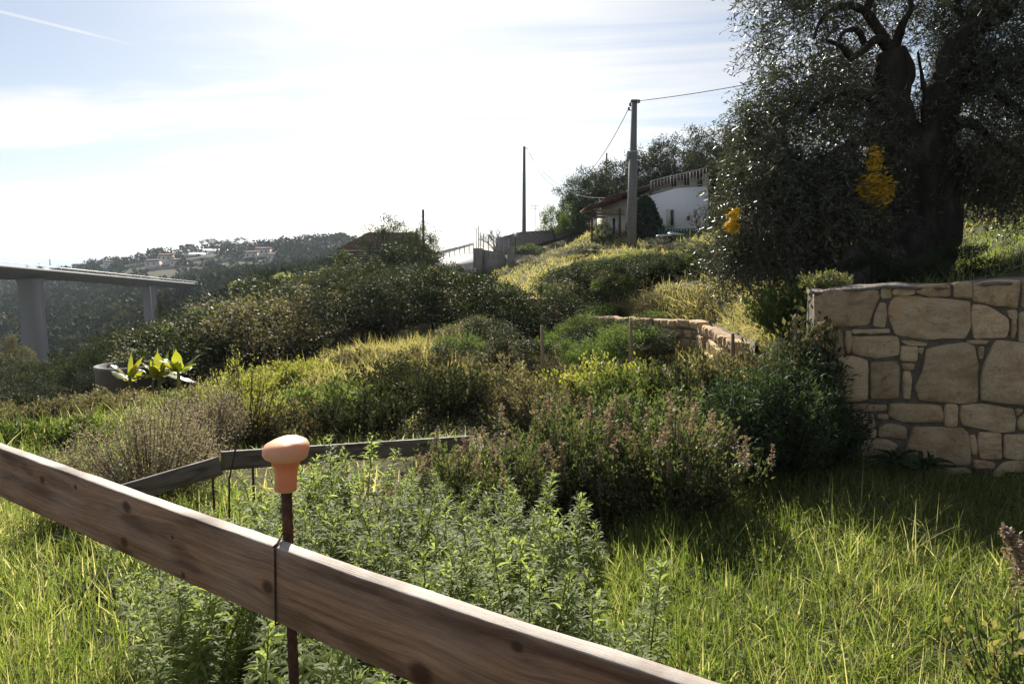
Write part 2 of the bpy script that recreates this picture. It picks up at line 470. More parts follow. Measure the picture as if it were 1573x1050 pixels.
M['heath'] = leafmat('dry_flower', (0.20, 0.15, 0.145), (0.40, 0.33, 0.30), trans=0.3, rough=0.7, tcol=1.3, vary=0.05)
M['conifer'] = leafmat('conifer_leaf', (0.012, 0.030, 0.016), (0.03, 0.05, 0.025), trans=0.08, rough=0.5, vary=0.1)
M['banana'] = leafmat('banana_leaf', (0.11, 0.16, 0.02), (0.22, 0.25, 0.03), dry=(0.40, 0.30, 0.05), trans=0.5, rough=0.4, tcol=1.7, vary=0.1)
M['far_wood'] = leafmat('far_wood', (0.016, 0.026, 0.017), (0.045, 0.055, 0.030), dry=(0.12, 0.11, 0.055), trans=0.12, rough=0.8, tcol=1.3, spec=0.1, vary=0)
M['bark'] = noisemat('olive_bark', [(0.3, (0.018, 0.014, 0.011)), (0.55, (0.05, 0.04, 0.032)), (0.75, (0.11, 0.095, 0.08))], scale=9, rough=0.95, bump=1.0, bscale=22, stretch=(1, 1, 0.3), dist=0.05)
M['twig'] = plain('twig_bark', (0.09, 0.07, 0.055), rough=0.9)
M['twig_dry'] = plain('dry_twig', (0.17, 0.13, 0.09), rough=0.9)
M['rust'] = noisemat('rusty_iron', [(0.3, (0.035, 0.018, 0.012)), (0.55, (0.09, 0.04, 0.022)), (0.75, (0.16, 0.075, 0.035))], scale=60, rough=0.85, bump=0.5, bscale=220, dist=0.001)
m, nt, n, l, out = newmat('sandstone')
tcn = n.new('ShaderNodeTexCoord'); oi = n.new('ShaderNodeObjectInfo')
off = n.new('ShaderNodeVectorMath'); off.operation = 'ADD'; sc_ = n.new('ShaderNodeVectorMath'); sc_.operation = 'SCALE'; sc_.inputs[0].default_value = (37.0, 11.0, 53.0)
l.new(oi.outputs['Random'], sc_.inputs['Scale']); l.new(tcn.outputs['Object'], off.inputs[0]); l.new(sc_.outputs[0], off.inputs[1])


def snoise(scale, detail, stretch=(1, 1, 1), rgh=.65, dist_=0.0):
    mp_ = n.new('ShaderNodeMapping'); mp_.inputs['Scale'].default_value = stretch; l.new(off.outputs[0], mp_.inputs[0])
    k = n.new('ShaderNodeTexNoise'); k.inputs['Scale'].default_value = scale; k.inputs['Detail'].default_value = detail; k.inputs['Roughness'].default_value = rgh; k.inputs['Distortion'].default_value = dist_
    l.new(mp_.outputs[0], k.inputs['Vector']); return k.outputs['Fac']


big, bed, fine = snoise(4.0, 5, dist_=.6), snoise(5.0, 9, (1, 1, 2.2), .7, .5), snoise(60, 8, rgh=.75)
base = ramp(nt, big, [(.28, (.33, .205, .115)), (.45, (.53, .385, .235)), (.58, (.58, .45, .305)), (.72, (.55, .34, .175))])
def mixc(fac, a_, b_, blend='MIX'):
    k = n.new('ShaderNodeMix'); k.data_type = 'RGBA'; k.blend_type = blend
    if isinstance(fac, float): k.inputs[0].default_value = fac
    else: l.new(fac, k.inputs[0])
    l.new(a_, k.inputs[6]); l.new(b_, k.inputs[7]); return k.outputs[2]
c = mixc(.75, base, ramp(nt, bed, [(.3, (.62, .56, .50)), (.5, (1, 1, 1)), (.7, (1.15, 1.08, .98))]), 'MULTIPLY')
c = mixc(.6, c, ramp(nt, fine, [(.3, (.6, .56, .52)), (.6, (1.1, 1.1, 1.1))]), 'MULTIPLY')
lich = n.new('ShaderNodeMapRange'); lich.inputs['From Min'].default_value = .58; lich.inputs['From Max'].default_value = .68; lich.inputs['To Max'].default_value = .55; l.new(snoise(9, 8, rgh=.7), lich.inputs['Value'])
dk = n.new('ShaderNodeRGB'); dk.outputs[0].default_value = (.07, .06, .045, 1)
c = mixc(lich.outputs[0], c, dk.outputs[0])
hv = n.new('ShaderNodeHueSaturation'); mr = n.new('ShaderNodeMapRange'); mr.inputs['To Min'].default_value = .75; mr.inputs['To Max'].default_value = 1.3; l.new(oi.outputs['Random'], mr.inputs['Value']); l.new(mr.outputs[0], hv.inputs['Value']); l.new(c, hv.inputs['Color'])
b = n.new('ShaderNodeBsdfPrincipled'); l.new(hv.outputs[0], b.inputs['Base Color']); b.inputs['Roughness'].default_value = .9; b.inputs['Specular IOR Level'].default_value = .25
bp = n.new('ShaderNodeBump'); bp.inputs['Strength'].default_value = .9; bp.inputs['Distance'].default_value = .03; l.new(bed, bp.inputs['Height'])
bp2 = n.new('ShaderNodeBump'); bp2.inputs['Strength'].default_value = .6; bp2.inputs['Distance'].default_value = .008; l.new(fine, bp2.inputs['Height']); l.new(bp.outputs[0], bp2.inputs['Normal']); l.new(bp2.outputs[0], b.inputs['Normal'])
l.new(b.outputs[0], out.inputs['Surface']); M['stone'] = m
M['mortar'] = noisemat('mortar', [(0.3, (0.08, 0.068, 0.052)), (0.7, (0.19, 0.165, 0.13))], scale=14, rough=0.95, bump=0.8, bscale=60, dist=0.015)
M['coping'] = noisemat('coping_mortar', [(0.3, (0.14, 0.12, 0.10)), (0.7, (0.26, 0.235, 0.205))], scale=12, rough=0.95, bump=0.9, bscale=40, dist=0.02)
M['concrete'] = noisemat('concrete', [(0.3, (0.20, 0.19, 0.18)), (0.7, (0.33, 0.315, 0.30))], scale=0.9, rough=0.9, bump=0.2, bscale=8)
M['viaduct'] = noisemat('viaduct_concrete', [(0.3, (0.24, 0.225, 0.22)), (0.7, (0.34, 0.32, 0.315))], scale=0.22, rough=0.9, bump=0.1, stretch=(1, 1, 0.25))
M['pole'] = noisemat('pole_concrete', [(0.3, (0.15, 0.145, 0.135)), (0.7, (0.25, 0.24, 0.225))], scale=3, rough=0.9, bump=0.2, stretch=(1, 1, 0.2))
M['road'] = noisemat('pale_road', [(0.3, (0.40, 0.38, 0.35)), (0.7, (0.56, 0.54, 0.50))], scale=1.2, rough=0.8, bump=0.3, spec=0.6)
M['white_wall'] = noisemat('white_plaster', [(0.3, (0.78, 0.78, 0.79)), (0.7, (0.87, 0.87, 0.87))], scale=1.2, rough=0.9, bump=0.1)
M['cream_wall'] = noisemat('cream_plaster', [(0.3, (0.58, 0.52, 0.42)), (0.7, (0.68, 0.63, 0.53))], scale=1.2, rough=0.9, bump=0.1)
M['roof'] = noisemat('roof_tile', [(0.3, (0.16, 0.075, 0.055)), (0.7, (0.30, 0.16, 0.115))], scale=5, rough=0.85, bump=0.3, per_object=0.25)
M['brown_wood'] = plain('brown_wood', (0.09, 0.05, 0.035), rough=0.8)
M['tan_wood'] = plain('tan_wood', (0.30, 0.22, 0.14), rough=0.8)
M['green_wood'] = plain('green_painted_wood', (0.025, 0.075, 0.045), rough=0.6)
M['steel'] = plain('galvanised_steel', (0.42, 0.43, 0.44), rough=0.5, metal=0.5)
M['dark_steel'] = plain('dark_steel', (0.04, 0.04, 0.045), rough=0.6, metal=0.3)
M['black'] = plain('black_rubber', (0.02, 0.02, 0.022), rough=0.7)
M['shutter'] = plain('cream_shutter', (0.62, 0.58, 0.48), rough=0.6)
M['lamp_globe'] = plain('white_globe', (0.8, 0.8, 0.78), rough=0.3)
M['sheet'] = plain('grey_sheet_metal', (0.16, 0.165, 0.17), rough=0.55, metal=0.4)
M['rock'] = noisemat('rock', [(0.3, (0.12, 0.105, 0.09)), (0.7, (0.30, 0.27, 0.24))], scale=5, rough=0.9, bump=0.8, dist=0.03)
M['tank'] = noisemat('tank_concrete', [(0.3, (0.16, 0.15, 0.145)), (0.7, (0.27, 0.26, 0.25))], scale=2.5, rough=0.9, bump=0.4, stretch=(1, 1, 0.4))
M['greenhouse'] = plain('greenhouse_film', (0.62, 0.64, 0.66), rough=0.4)
M['far_plaster'] = noisemat('far_plaster', [(0.3, (0.58, 0.54, 0.49)), (0.7, (0.72, 0.69, 0.64))], scale=0.3, rough=0.9, bump=0, per_object=0.3)

# glass with a dark room behind
m, nt, n, l, out = newmat('window_glass')
b = n.new('ShaderNodeBsdfPrincipled'); b.inputs['Base Color'].default_value = (0.03, 0.035, 0.04, 1); b.inputs['Roughness'].default_value = 0.08
l.new(b.outputs[0], out.inputs['Surface']); M['glass'] = m
# orange plastic, sun shining through, paler top painted in as if sunlit
m, nt, n, l, out = newmat('orange_plastic')
g = n.new('ShaderNodeNewGeometry'); sz = n.new('ShaderNodeSeparateXYZ')
tcn = n.new('ShaderNodeTexCoord'); nz = n.new('ShaderNodeTexNoise'); nz.inputs['Scale'].default_value = 55; nz.inputs['Detail'].default_value = 6; l.new(tcn.outputs['Object'], nz.inputs['Vector'])
ca = n.new('ShaderNodeAttribute'); ca.attribute_name = 'Col'; cs = n.new('ShaderNodeSeparateColor'); l.new(ca.outputs['Color'], cs.inputs[0])
mx = n.new('ShaderNodeMix'); mx.data_type = 'RGBA'; mx.inputs[6].default_value = (0.80, 0.25, 0.115, 1); mx.inputs[7].default_value = (0.82, 0.47, 0.28, 1)
ad = n.new('ShaderNodeMath'); ad.operation = 'ADD'; ml = n.new('ShaderNodeMath'); ml.operation = 'MULTIPLY_ADD'; ml.inputs[1].default_value = 0.9; ml.inputs[2].default_value = -0.45
l.new(nz.outputs['Fac'], ml.inputs[0]); l.new(ml.outputs[0], ad.inputs[0]); l.new(cs.outputs[0], ad.inputs[1]); ad.use_clamp = True; l.new(ad.outputs[0], mx.inputs[0])
b = n.new('ShaderNodeBsdfPrincipled'); l.new(mx.outputs[2], b.inputs['Base Color']); b.inputs['Roughness'].default_value = 0.55
b.inputs['Subsurface Weight'].default_value = 0.7; b.inputs['Subsurface Radius'].default_value = (0.02, 0.008, 0.004); b.inputs['Subsurface Scale'].default_value = 1.0
l.new(b.outputs[0], out.inputs['Surface']); M['orange'] = m

# ------------------------------------------------------------------ terrain
# wall line (front face of the retaining wall at ground level)
WALL_P = np.array((2.58, 5.23)); WALL_D = np.array((0.9668, -0.2557)); WALL_N = np.array((-0.2557, -0.9668))

low_pts = [(0, 0, 0), (0, 3, 0), (2, 3, 0), (-1.5, 3, 0), (3, 4.4, 0), (1, 5, 0), (-1, 4.5, -.05), (2, 6.3, 0.0), (0, 7, -.4), (-3, 3, -.15), (-4.2, 6, -.45), (0, -5, 0.1), (-6, 0, -.6), (6, 0, 0.4), (6, -8, 1.0), (-15, -5, -3), (0, -30, 2), (-60, -30, -12), (60, -30, 25), (0, -200, 20), (-300, -100, -40), (300, -100, 90), (8, 3, 0.1), (20, 1, 1)]
low_px = [(100, 655, 9), (300, 625, 11), (200, 612, 16), (0, 640, 13), (-150, 680, 9), (-250, 640, 20), (380, 590, 13), (560, 548, 13), (700, 530, 14), (600, 645, 8.5), (450, 655, 8.5), (740, 640, 8), (800, 596, 10), (960, 575, 10), (1100, 560, 10), (1200, 570, 8),
          (600, 530, 30), (400, 575, 35), (300, 595, 35), (600, 440, 55), (545, 398, 60), (690, 404, 66), (300, 485, 110), (150, 645, 26), (0, 665, 26), (60, 575, 125), (230, 520, 187), (0, 595, 70), (-150, 640, 60), (130, 600, 60), (250, 555, 60),
          (310, 440, 235), (400, 436, 200), (500, 420, 140), (560, 402, 110), (700, 404, 100),
          (150, 470, 320), (0, 480, 320), (300, 440, 340), (450, 425, 320), (100, 420, 520), (60, 424, 560), (240, 392, 560), (390, 377, 560), (520, 370, 520), (620, 386, 520), (720, 406, 520), (850, 408, 520), (1000, 406, 520), (0, 440, 560), (-100, 450, 600), (-250, 470, 560), (320, 382, 560), (450, 374, 540),
          (180, 402, 560), (800, 402, 320), (1000, 385, 320), (1200, 350, 320), (1573, 280, 300)]
up_pts = [(7, 3.4, 1.75), (6, 1.5, 1.8), (12, 6, 3.2), (20, 10, 6), (30, 25, 8), (45, 60, 13), (60, 0, 16), (80, 100, 20), (120, 40, 25)]
up_px = [(1250, 447, 5.5), (1573, 432, 5.1), (1395, 434, 8), (1300, 436, 8), (1573, 345, 13), (1480, 400, 9.5), (1240, 440, 8), (1100, 441, 11), (1000, 443, 13), (880, 448, 15), (900, 420, 25), (1000, 405, 24), (1150, 420, 16), (960, 379, 36), (1000, 356, 40), (1060, 356, 40), (905, 358, 44), (870, 392, 48), (740, 408, 55), (800, 362, 62), (870, 352, 62), (900, 330, 64), (1000, 305, 66), (1100, 285, 66), (800, 388, 100), (900, 365, 100), (740, 398, 90), (1250, 275, 60), (1400, 265, 60), (700, 420, 45)]


def rbf_fit(pts):
    P = np.array(pts, float)
    r = np.hypot(P[:, 0], P[:, 1]); ph = np.arctan2(P[:, 0], P[:, 1])
    A = np.stack([ph * 2.2, np.log(r + 8.0)], -1)
    q = P[:, 2] / (r + 8.0)
    K = np.linalg.norm(A[:, None] - A[None], axis=-1)
    n = len(P)
    B = np.zeros((n + 1, n + 1)); B[:n, :n] = K - 0.01 * np.eye(n); B[:n, n] = 1; B[n, :n] = 1
    w = np.linalg.solve(B, np.append(q, 0))
    return A, w


LOWF = rbf_fit(low_pts + [tuple(at(*p)) for p in low_px])
UPF = rbf_fit(up_pts + [tuple(at(*p)) for p in up_px] + [tuple(at(*p)) for p in low_px if p[2] > 150])


def rbf_eval(fit, X, Y):
    A, w = fit
    r = np.hypot(X, Y); ph = np.arctan2(X, Y)
    a = ph * 2.2; b = np.log(r + 8.0)
    s = np.full(X.shape, w[-1])
    for (p0, p1), wi in zip(A, w[:-1]):
        s = s + wi * np.hypot(a - p0, b - p1)
    return s * (r + 8.0)


UP_POLY = np.array([WALL_P + WALL_D * 7.5, WALL_P - WALL_D * 0.18, (2.95, 8.5), (3.2, 11), (1.45, 14.6), (-0.6, 24), (-2.5, 40), (-5, 62), (-10, 130), (200, 130), (200, -4), (14, 1.0)])


def sd_up(X, Y):
    """Signed distance to the upper terrace outline, positive inside."""
    d = np.full(X.shape, 1e9); ins = np.zeros(X.shape, bool)
    n = len(UP_POLY)
    for i in range(n):
        a, b = UP_POLY[i], UP_POLY[(i + 1) % n]
        ab = b - a
        t = np.clip(((X - a[0]) * ab[0] + (Y - a[1]) * ab[1]) / (ab @ ab), 0, 1)
        d = np.minimum(d, np.hypot(X - a[0] - t * ab[0], Y - a[1] - t * ab[1]))
        c = ((a[1] > Y) != (b[1] > Y)) & (X < (b[0] - a[0]) * (Y - a[1]) / (b[1] - a[1] + 1e-12) + a[0])
        ins ^= c
    return np.where(ins, d, -d)


def vnoise(X, Y, s, seed=0.0):
    return (np.sin(X * s * 1.7 + seed) * np.sin(Y * s * 1.3 + seed * 2.1) + 0.6 * np.sin(X * s * 3.1 - Y * s * 2.3 + seed) + 0.4 * np.sin(X * s * 5.9 + Y * s * 4.7 + 1.3 * seed) + .25 * np.sin(X * s * 11.3 - Y * s * 9.1 + seed)) / 2.0


def ground(X, Y):
    X = np.asarray(X, float); Y = np.asarray(Y, float)
    lo, hi = rbf_eval(LOWF, X, Y), rbf_eval(UPF, X, Y)
    d = sd_up(X, Y)
    w = np.where(Y < 6.5, 0.3, np.where(Y < 14, 0.3 + (Y - 6.5) * 0.09, 0.975 + (Y - 14) * 0.16))
    t = np.clip(d / w, 0, 1); t = t * t * (3 - 2 * t)
    z = lo + (hi - lo) * t
    r = np.hypot(X, Y)
    z = z + 0.03 * vnoise(X, Y, 1.1) * np.clip(r / 4, 0, 1) + 0.25 * vnoise(X, Y, 0.21, 2.0) * np.clip((r - 14) / 30, 0, 1) + 2.2 * vnoise(X, Y, 0.022, 4.0) * np.clip((r - 200) / 200, 0, 1) * np.clip((520 - r) / 60, 0.15, 1)
    # behind the far ridge the land drops to the sea
    drop = np.clip((r - 640) / 900, 0, 1)
    z = z * (1 - drop) - 90 * drop
    return z


def gz(x, y):
    return float(ground(np.array([x]), np.array([y]))[0])


th = np.concatenate([np.arange(-180, -46, 4.0), np.arange(-46, 46, 0.4), np.arange(46, 180, 4.0)]) * math.pi / 180
rr = np.concatenate([[0.05], np.exp(np.arange(math.log(0.4), math.log(2200), 0.021))])
TH, RR = np.meshgrid(th, rr)
GX, GY = RR * np.sin(TH), RR * np.cos(TH)
GZ = ground(GX, GY)
nr, na = GX.shape
ii = np.arange(nr - 1)[:, None] * na; jj = np.arange(na)[None, :]; j2 = (jj + 1) % na
Q = np.stack([ii + jj, ii + na + jj, ii + na + j2, ii + j2], -1).reshape(-1, 4)

m, nt, n, l, out = newmat('hill_ground')
geo = n.new('ShaderNodeNewGeometry')


def tnoise(scale, detail=6):
    k = n.new('ShaderNodeTexNoise'); k.inputs['Scale'].default_value = scale; k.inputs['Detail'].default_value = detail; k.inputs['Roughness'].default_value = 0.6
    l.new(geo.outputs['Position'], k.inputs['Vector']); return k.outputs['Fac']


c1 = ramp(nt, tnoise(2.3, 9), [(0.3, (0.035, 0.032, 0.018)), (0.5, (0.07, 0.065, 0.032)), (0.7, (0.15, 0.12, 0.07))])
c2 = ramp(nt, tnoise(0.35, 9), [(0.3, (0.028, 0.035, 0.016)), (0.55, (0.06, 0.06, 0.03)), (0.75, (0.14, 0.115, 0.065))])
mx = n.new('ShaderNodeMix'); mx.data_type = 'RGBA'; l.new(tnoise(0.06, 4), mx.inputs[0]); l.new(c1, mx.inputs[6]); l.new(c2, mx.inputs[7])
b = n.new('ShaderNodeBsdfPrincipled'); b.inputs['Roughness'].default_value = 0.95; b.inputs['Specular IOR Level'].default_value = 0.1
l.new(mx.outputs[2], b.inputs['Base Color'])
bp = n.new('ShaderNodeBump'); bp.inputs['Strength'].default_value = 0.8; bp.inputs['Distance'].default_value = 0.08; l.new(tnoise(9.0, 8), bp.inputs['Height']); l.new(bp.outputs[0], b.inputs['Normal'])
l.new(b.outputs[0], out.inputs['Surface'])
M['ground'] = m
mb = MB(); mb.add(np.stack([GX, GY, GZ], -1), quads=Q)
tag(mb.build('ground', M['ground'], smooth=True), kind='structure')

# the sea beyond the last ridge
m, nt, n, l, out = newmat('sea_water')
b = n.new('ShaderNodeBsdfPrincipled'); b.inputs['Base Color'].default_value = (0.03, 0.06, 0.09, 1); b.inputs['Roughness'].default_value = 0.25; b.inputs['IOR'].default_value = 1.33
geo = n.new('ShaderNodeNewGeometry'); nz = n.new('ShaderNodeTexNoise'); nz.inputs['Scale'].default_value = 0.08; nz.inputs['Detail'].default_value = 6; l.new(geo.outputs['Position'], nz.inputs['Vector'])
bp = n.new('ShaderNodeBump'); bp.inputs['Strength'].default_value = 0.6; bp.inputs['Distance'].default_value = 1.5; l.new(nz.outputs['Fac'], bp.inputs['Height']); l.new(bp.outputs[0], b.inputs['Normal'])
l.new(b.outputs[0], out.inputs['Surface']); M['sea'] = m
mb = MB(); a_ = np.arange(96) * 2 * math.pi / 96
rings = np.array([1.0, 900, 2000, 5000, 12000, 30000, 60000])
V = np.stack([rings[:, None] * np.cos(a_), rings[:, None] * np.sin(a_), np.full((len(rings), 96), -70.0)], -1)
i_ = np.arange(len(rings) - 1)[:, None] * 96; j_ = np.arange(96)[None, :]; k_ = (j_ + 1) % 96
mb.add(V, quads=np.stack([i_ + j_, i_ + 96 + j_, i_ + 96 + k_, i_ + k_], -1).reshape(-1, 4))
tag(mb.build('sea', M['sea']), kind='structure')
#PART2

# ------------------------------------------------------------------ grass and ground cover (uncountable)
def scatter_poly(n, poly, rng=RNG):
    P = np.array(poly, float); lo, hi = P.min(0), P.max(0); out = np.zeros((0, 2))
    while len(out) < n:
        q = rng.uniform(lo, hi, (n * 2, 2)); ins = np.zeros(len(q), bool)
        for i in range(len(P)):
            a, b = P[i], P[(i + 1) % len(P)]
            ins ^= ((a[1] > q[:, 1]) != (b[1] > q[:, 1])) & (q[:, 0] < (b[0] - a[0]) * (q[:, 1] - a[1]) / (b[1] - a[1] + 1e-12) + a[0])
        out = np.concatenate([out, q[ins]])
    return out[:n]


def grass_patch(mb, n, poly, h0, h1, w, lean=0.5, droop=0.35, dryness=0.12, clump=0.10, segs=(1.0, 0.8, 0.5, 0.08), rng=RNG):
    nc = max(1, n // 14)
    c = scatter_poly(nc, poly, rng)
    pick = rng.integers(0, nc, n)
    xy = c[pick] + rng.normal(0, clump, (n, 2))
    z = ground(xy[:, 0], xy[:, 1])
    patch = 0.5 + 0.5 * vnoise(xy[:, 0], xy[:, 1], 1.6, 5.0)
    h = rng.uniform(h0, h1, n) * (0.6 + 0.4 * rng.uniform(0, 1, nc)[pick]) * (0.7 + 0.45 * patch)
    az = rng.uniform(0, 2 * math.pi, n); ln = np.abs(rng.normal(0, lean, n))
    D = np.stack([np.cos(az) * ln, np.sin(az) * ln, np.ones(n)], -1)
    dry = np.clip((rng.uniform(0, 1, n) < dryness * (0.5 + patch)) * rng.uniform(0.5, 1, n), 0, 1)
    strips(mb, np.stack([xy[:, 0], xy[:, 1], z - 0.02], -1), D, h, w * rng.uniform(0.6, 1.3, n), droop * rng.uniform(0.2, 1.6, n), segs, tint=dry, rng=rng, rnd=np.clip(rng.uniform(0, 1, n) * 0.6 + 0.5 * patch - 0.05, 0, 1))


wall_pt = lambda s, d=0.0: tuple(WALL_P + WALL_D * s + WALL_N * d)
mb = MB()
# sunlit patch below the wall
grass_patch(mb, 64000, [(0.15, 1.2), (0.1, 2.6), (0.9, 4.3), wall_pt(-0.6, 0.1), wall_pt(1.6, 0.05), (3.4, 3.2), (1.6, 0.9)], 0.08, 0.30, 0.0046, lean=0.75, dryness=0.2, clump=0.05)
grass_patch(mb, 1600, [(0.3, 1.8), (0.9, 3.6), (2.4, 4.4), (3.0, 3.2), (1.4, 1.3)], 0.30, 0.52, 0.007, lean=0.4, droop=0.55, dryness=0.25, clump=0.03, segs=(1, .9, .75, .5, .25, .05))
grass_patch(mb, 16000, [wall_pt(1.4, 0.05), wall_pt(4.6, 0.05), (6.8, 1.2), (2.4, 0.6), (1.6, 0.9), (3.3, 3.2)], 0.10, 0.30, 0.008, lean=0.7, dryness=0.2, clump=0.06)
# left of the plank
grass_patch(mb, 34000, [(-2.6, 1.9), (-2.2, 3.0), (-0.9, 2.1), (-0.5, 1.3), (-1.0, 0.9)], 0.10, 0.28, 0.0048, lean=0.75, dryness=0.25, clump=0.05)
grass_patch(mb, 22000, [(-4.6, 2.8), (-5.2, 6.4), (-2.6, 5.6), (-1.2, 4.0), (-1.3, 2.6), (-2.3, 2.2)], 0.12, 0.34, 0.008, lean=0.55, dryness=0.22, clump=0.08)
grass_patch(mb, 9000, [(-1.6, 2.6), (-1.0, 4.0), (1.2, 4.3), (0.4, 1.8), (-0.4, 1.4)], 0.12, 0.32, 0.007, lean=0.5, dryness=0.1, clump=0.08)
tag(mb.build('lawn_grass', M['grass']), 'long green grass with dry stalks below the stone wall and plank', 'grass', kind='stuff')

mb = MB()
grass_patch(mb, 16000, [at(-80, 690, 6.2)[:2], at(-80, 640, 10)[:2], at(250, 610, 11)[:2], at(330, 620, 9)[:2], at(150, 680, 6)[:2]], 0.18, 0.6, 0.014, lean=0.75, droop=0.7, dryness=0.2, clump=0.12)
grass_patch(mb, 9000, [at(-80, 690, 6.2)[:2], at(-80, 640, 10)[:2], at(-40, 640, 15)[:2], (-26, 16), (-22, 4), (-5.2, 2.6)], 0.25, 0.55, 0.03, lean=0.5, droop=0.6, dryness=0.15, clump=0.2)
tag(mb.build('meadow_grass', M['grass']), 'tall lush green grass below the concrete water tank', 'grass', kind='stuff')
mb = MB()
grass_patch(mb, 9000, [wall_pt(-0.1, -0.45), wall_pt(4.5, -0.45), (9, 7), (11, 13), (5.5, 14), (3.2, 9)], 0.12, 0.32, 0.014, lean=0.5, droop=0.4, dryness=0.08, clump=0.15)
tag(mb.build('terrace_grass', M['grass']), 'green grass on the terrace behind the stone wall', 'grass', kind='stuff')
mb = MB()
grass_patch(mb, 26000, [at(380, 585, 12.5)[:2], at(560, 540, 14)[:2], at(720, 520, 15)[:2], at(760, 560, 11)[:2], at(900, 575, 10.5)[:2], at(640, 590, 10)[:2]], 0.3, 0.75, 0.016, lean=0.6, droop=0.7, dryness=0.25, clump=0.18)
grass_patch(mb, 5000, [at(742, 395, 50)[:2], at(772, 395, 48)[:2], at(838, 440, 22)[:2], at(845, 470, 17)[:2], at(800, 470, 17)[:2]], 0.25, 0.5, 0.045, lean=0.7, droop=0.7, dryness=0.05, clump=0.2)
grass_patch(mb, 11000, [(2.95, 8.2), (3.2, 11), (1.5, 14.6), (2.2, 14.6), (3.9, 11), (3.5, 8.2)], 0.3, 0.6, 0.014, lean=0.9, droop=1.1, dryness=0.3, clump=0.1)
grass_patch(mb, 12000, [(1.2, 13.6), (1.5, 15.2), (3.5, 12), (3.3, 8.2), (2.6, 8.0), (2.9, 10.6)], 0.3, 0.65, 0.015, lean=0.6, droop=0.9, dryness=0.2, clump=0.15)
grass_patch(mb, 6000, [(-1.0, 22), (0.8, 15.5), (1.6, 16), (0.6, 24), (-1.5, 40), (-2.6, 40)], 0.3, 0.6, 0.03, lean=0.6, droop=0.7, dryness=0.3, clump=0.2)
grass_patch(mb, 7000, [at(-60, 620, 14)[:2], at(100, 590, 18)[:2], at(320, 600, 14)[:2], at(420, 600, 10)[:2], at(300, 640, 9)[:2], at(60, 640, 11)[:2]], 0.2, 0.5, 0.016, lean=0.7, droop=0.6, dryness=0.45, clump=0.2)
tag(mb.build('dry_grass', M['dry_grass']), 'straw coloured dry grass hanging over the terrace banks', 'grass', kind='stuff')

mb = MB()
grass_patch(mb, 20000, [(-2.2, 3.9), (-3.8, 6.0), (-4.6, 9.5), (-3.5, 12.0), (0.5, 12.5), (3.0, 9.0), (2.3, 5.7), (1.2, 4.6), (-0.4, 3.7)], 0.12, 0.36, 0.011, lean=0.8, droop=0.6, dryness=0.45, clump=0.12)
tag(mb.build('rough_grass', M['grass']), 'rough mixed grass on the ground behind the grey boards', 'grass', kind='stuff')
mb = MB()
grass_patch(mb, 16000, [at(720, 420, 52)[:2], at(780, 380, 57)[:2], at(1110, 360, 40)[:2], at(1120, 420, 13)[:2], at(900, 430, 16)[:2]], 0.25, 0.6, 0.05, lean=0.8, droop=0.6, dryness=0.4, clump=0.3)
grass_patch(mb, 9000, [at(1120, 420, 14)[:2], at(1110, 330, 50)[:2], at(1600, 250, 60)[:2], at(1900, 380, 14)[:2]], 0.25, 0.6, 0.06, lean=0.8, droop=0.6, dryness=0.6, clump=0.4)
tag(mb.build('slope_grass', M['dry_grass']), 'mixed dry and green grass on the slope below the white house', 'grass', kind='stuff')
# broad leaves and clover low in the lawn
mb = MB(); q_ = np.concatenate([scatter_poly(700, [(0.2, 1.3), (0.9, 4.0), (2.6, 4.5), (3.2, 3.2), (1.5, 1.0)]), scatter_poly(350, [(-2.4, 1.9), (-2.0, 2.9), (-0.6, 1.6), (-1.0, 0.95)])])
q_ = np.repeat(q_, 4, 0) + RNG.normal(0, .025, (len(q_) * 4, 2)); n_ = len(q_)
leaves(mb, np.stack([q_[:, 0], q_[:, 1], ground(q_[:, 0], q_[:, 1]) + RNG.uniform(.02, .10, n_)], -1), rand_dirs(n_, -.1, .6), RNG.uniform(.014, .034, n_), .62, rng=RNG)
tag(mb.build('lawn_clover', M['bush_green']), 'low broad leaved clover and weeds among the lawn grass', 'weeds', kind='stuff')

# ------------------------------------------------------------------ stone retaining wall
WALL_TOP0, WALL_TOP1 = 1.43, 1.52


def wall_sz(u, v):
    """Photo zoom coordinates (u, v) -> (s along the wall, z)."""
    px, py = 1240 + u / 2.916, 400 + v / 2.916
    d = ray(px, py); k = (WALL_P @ WALL_N) / (d[0] * WALL_N[0] + d[1] * WALL_N[1])
    p = np.array((d[0] * k, d[1] * k)) - WALL_P
    return float(p @ WALL_D), float(CAM_Z + d[2] * k)


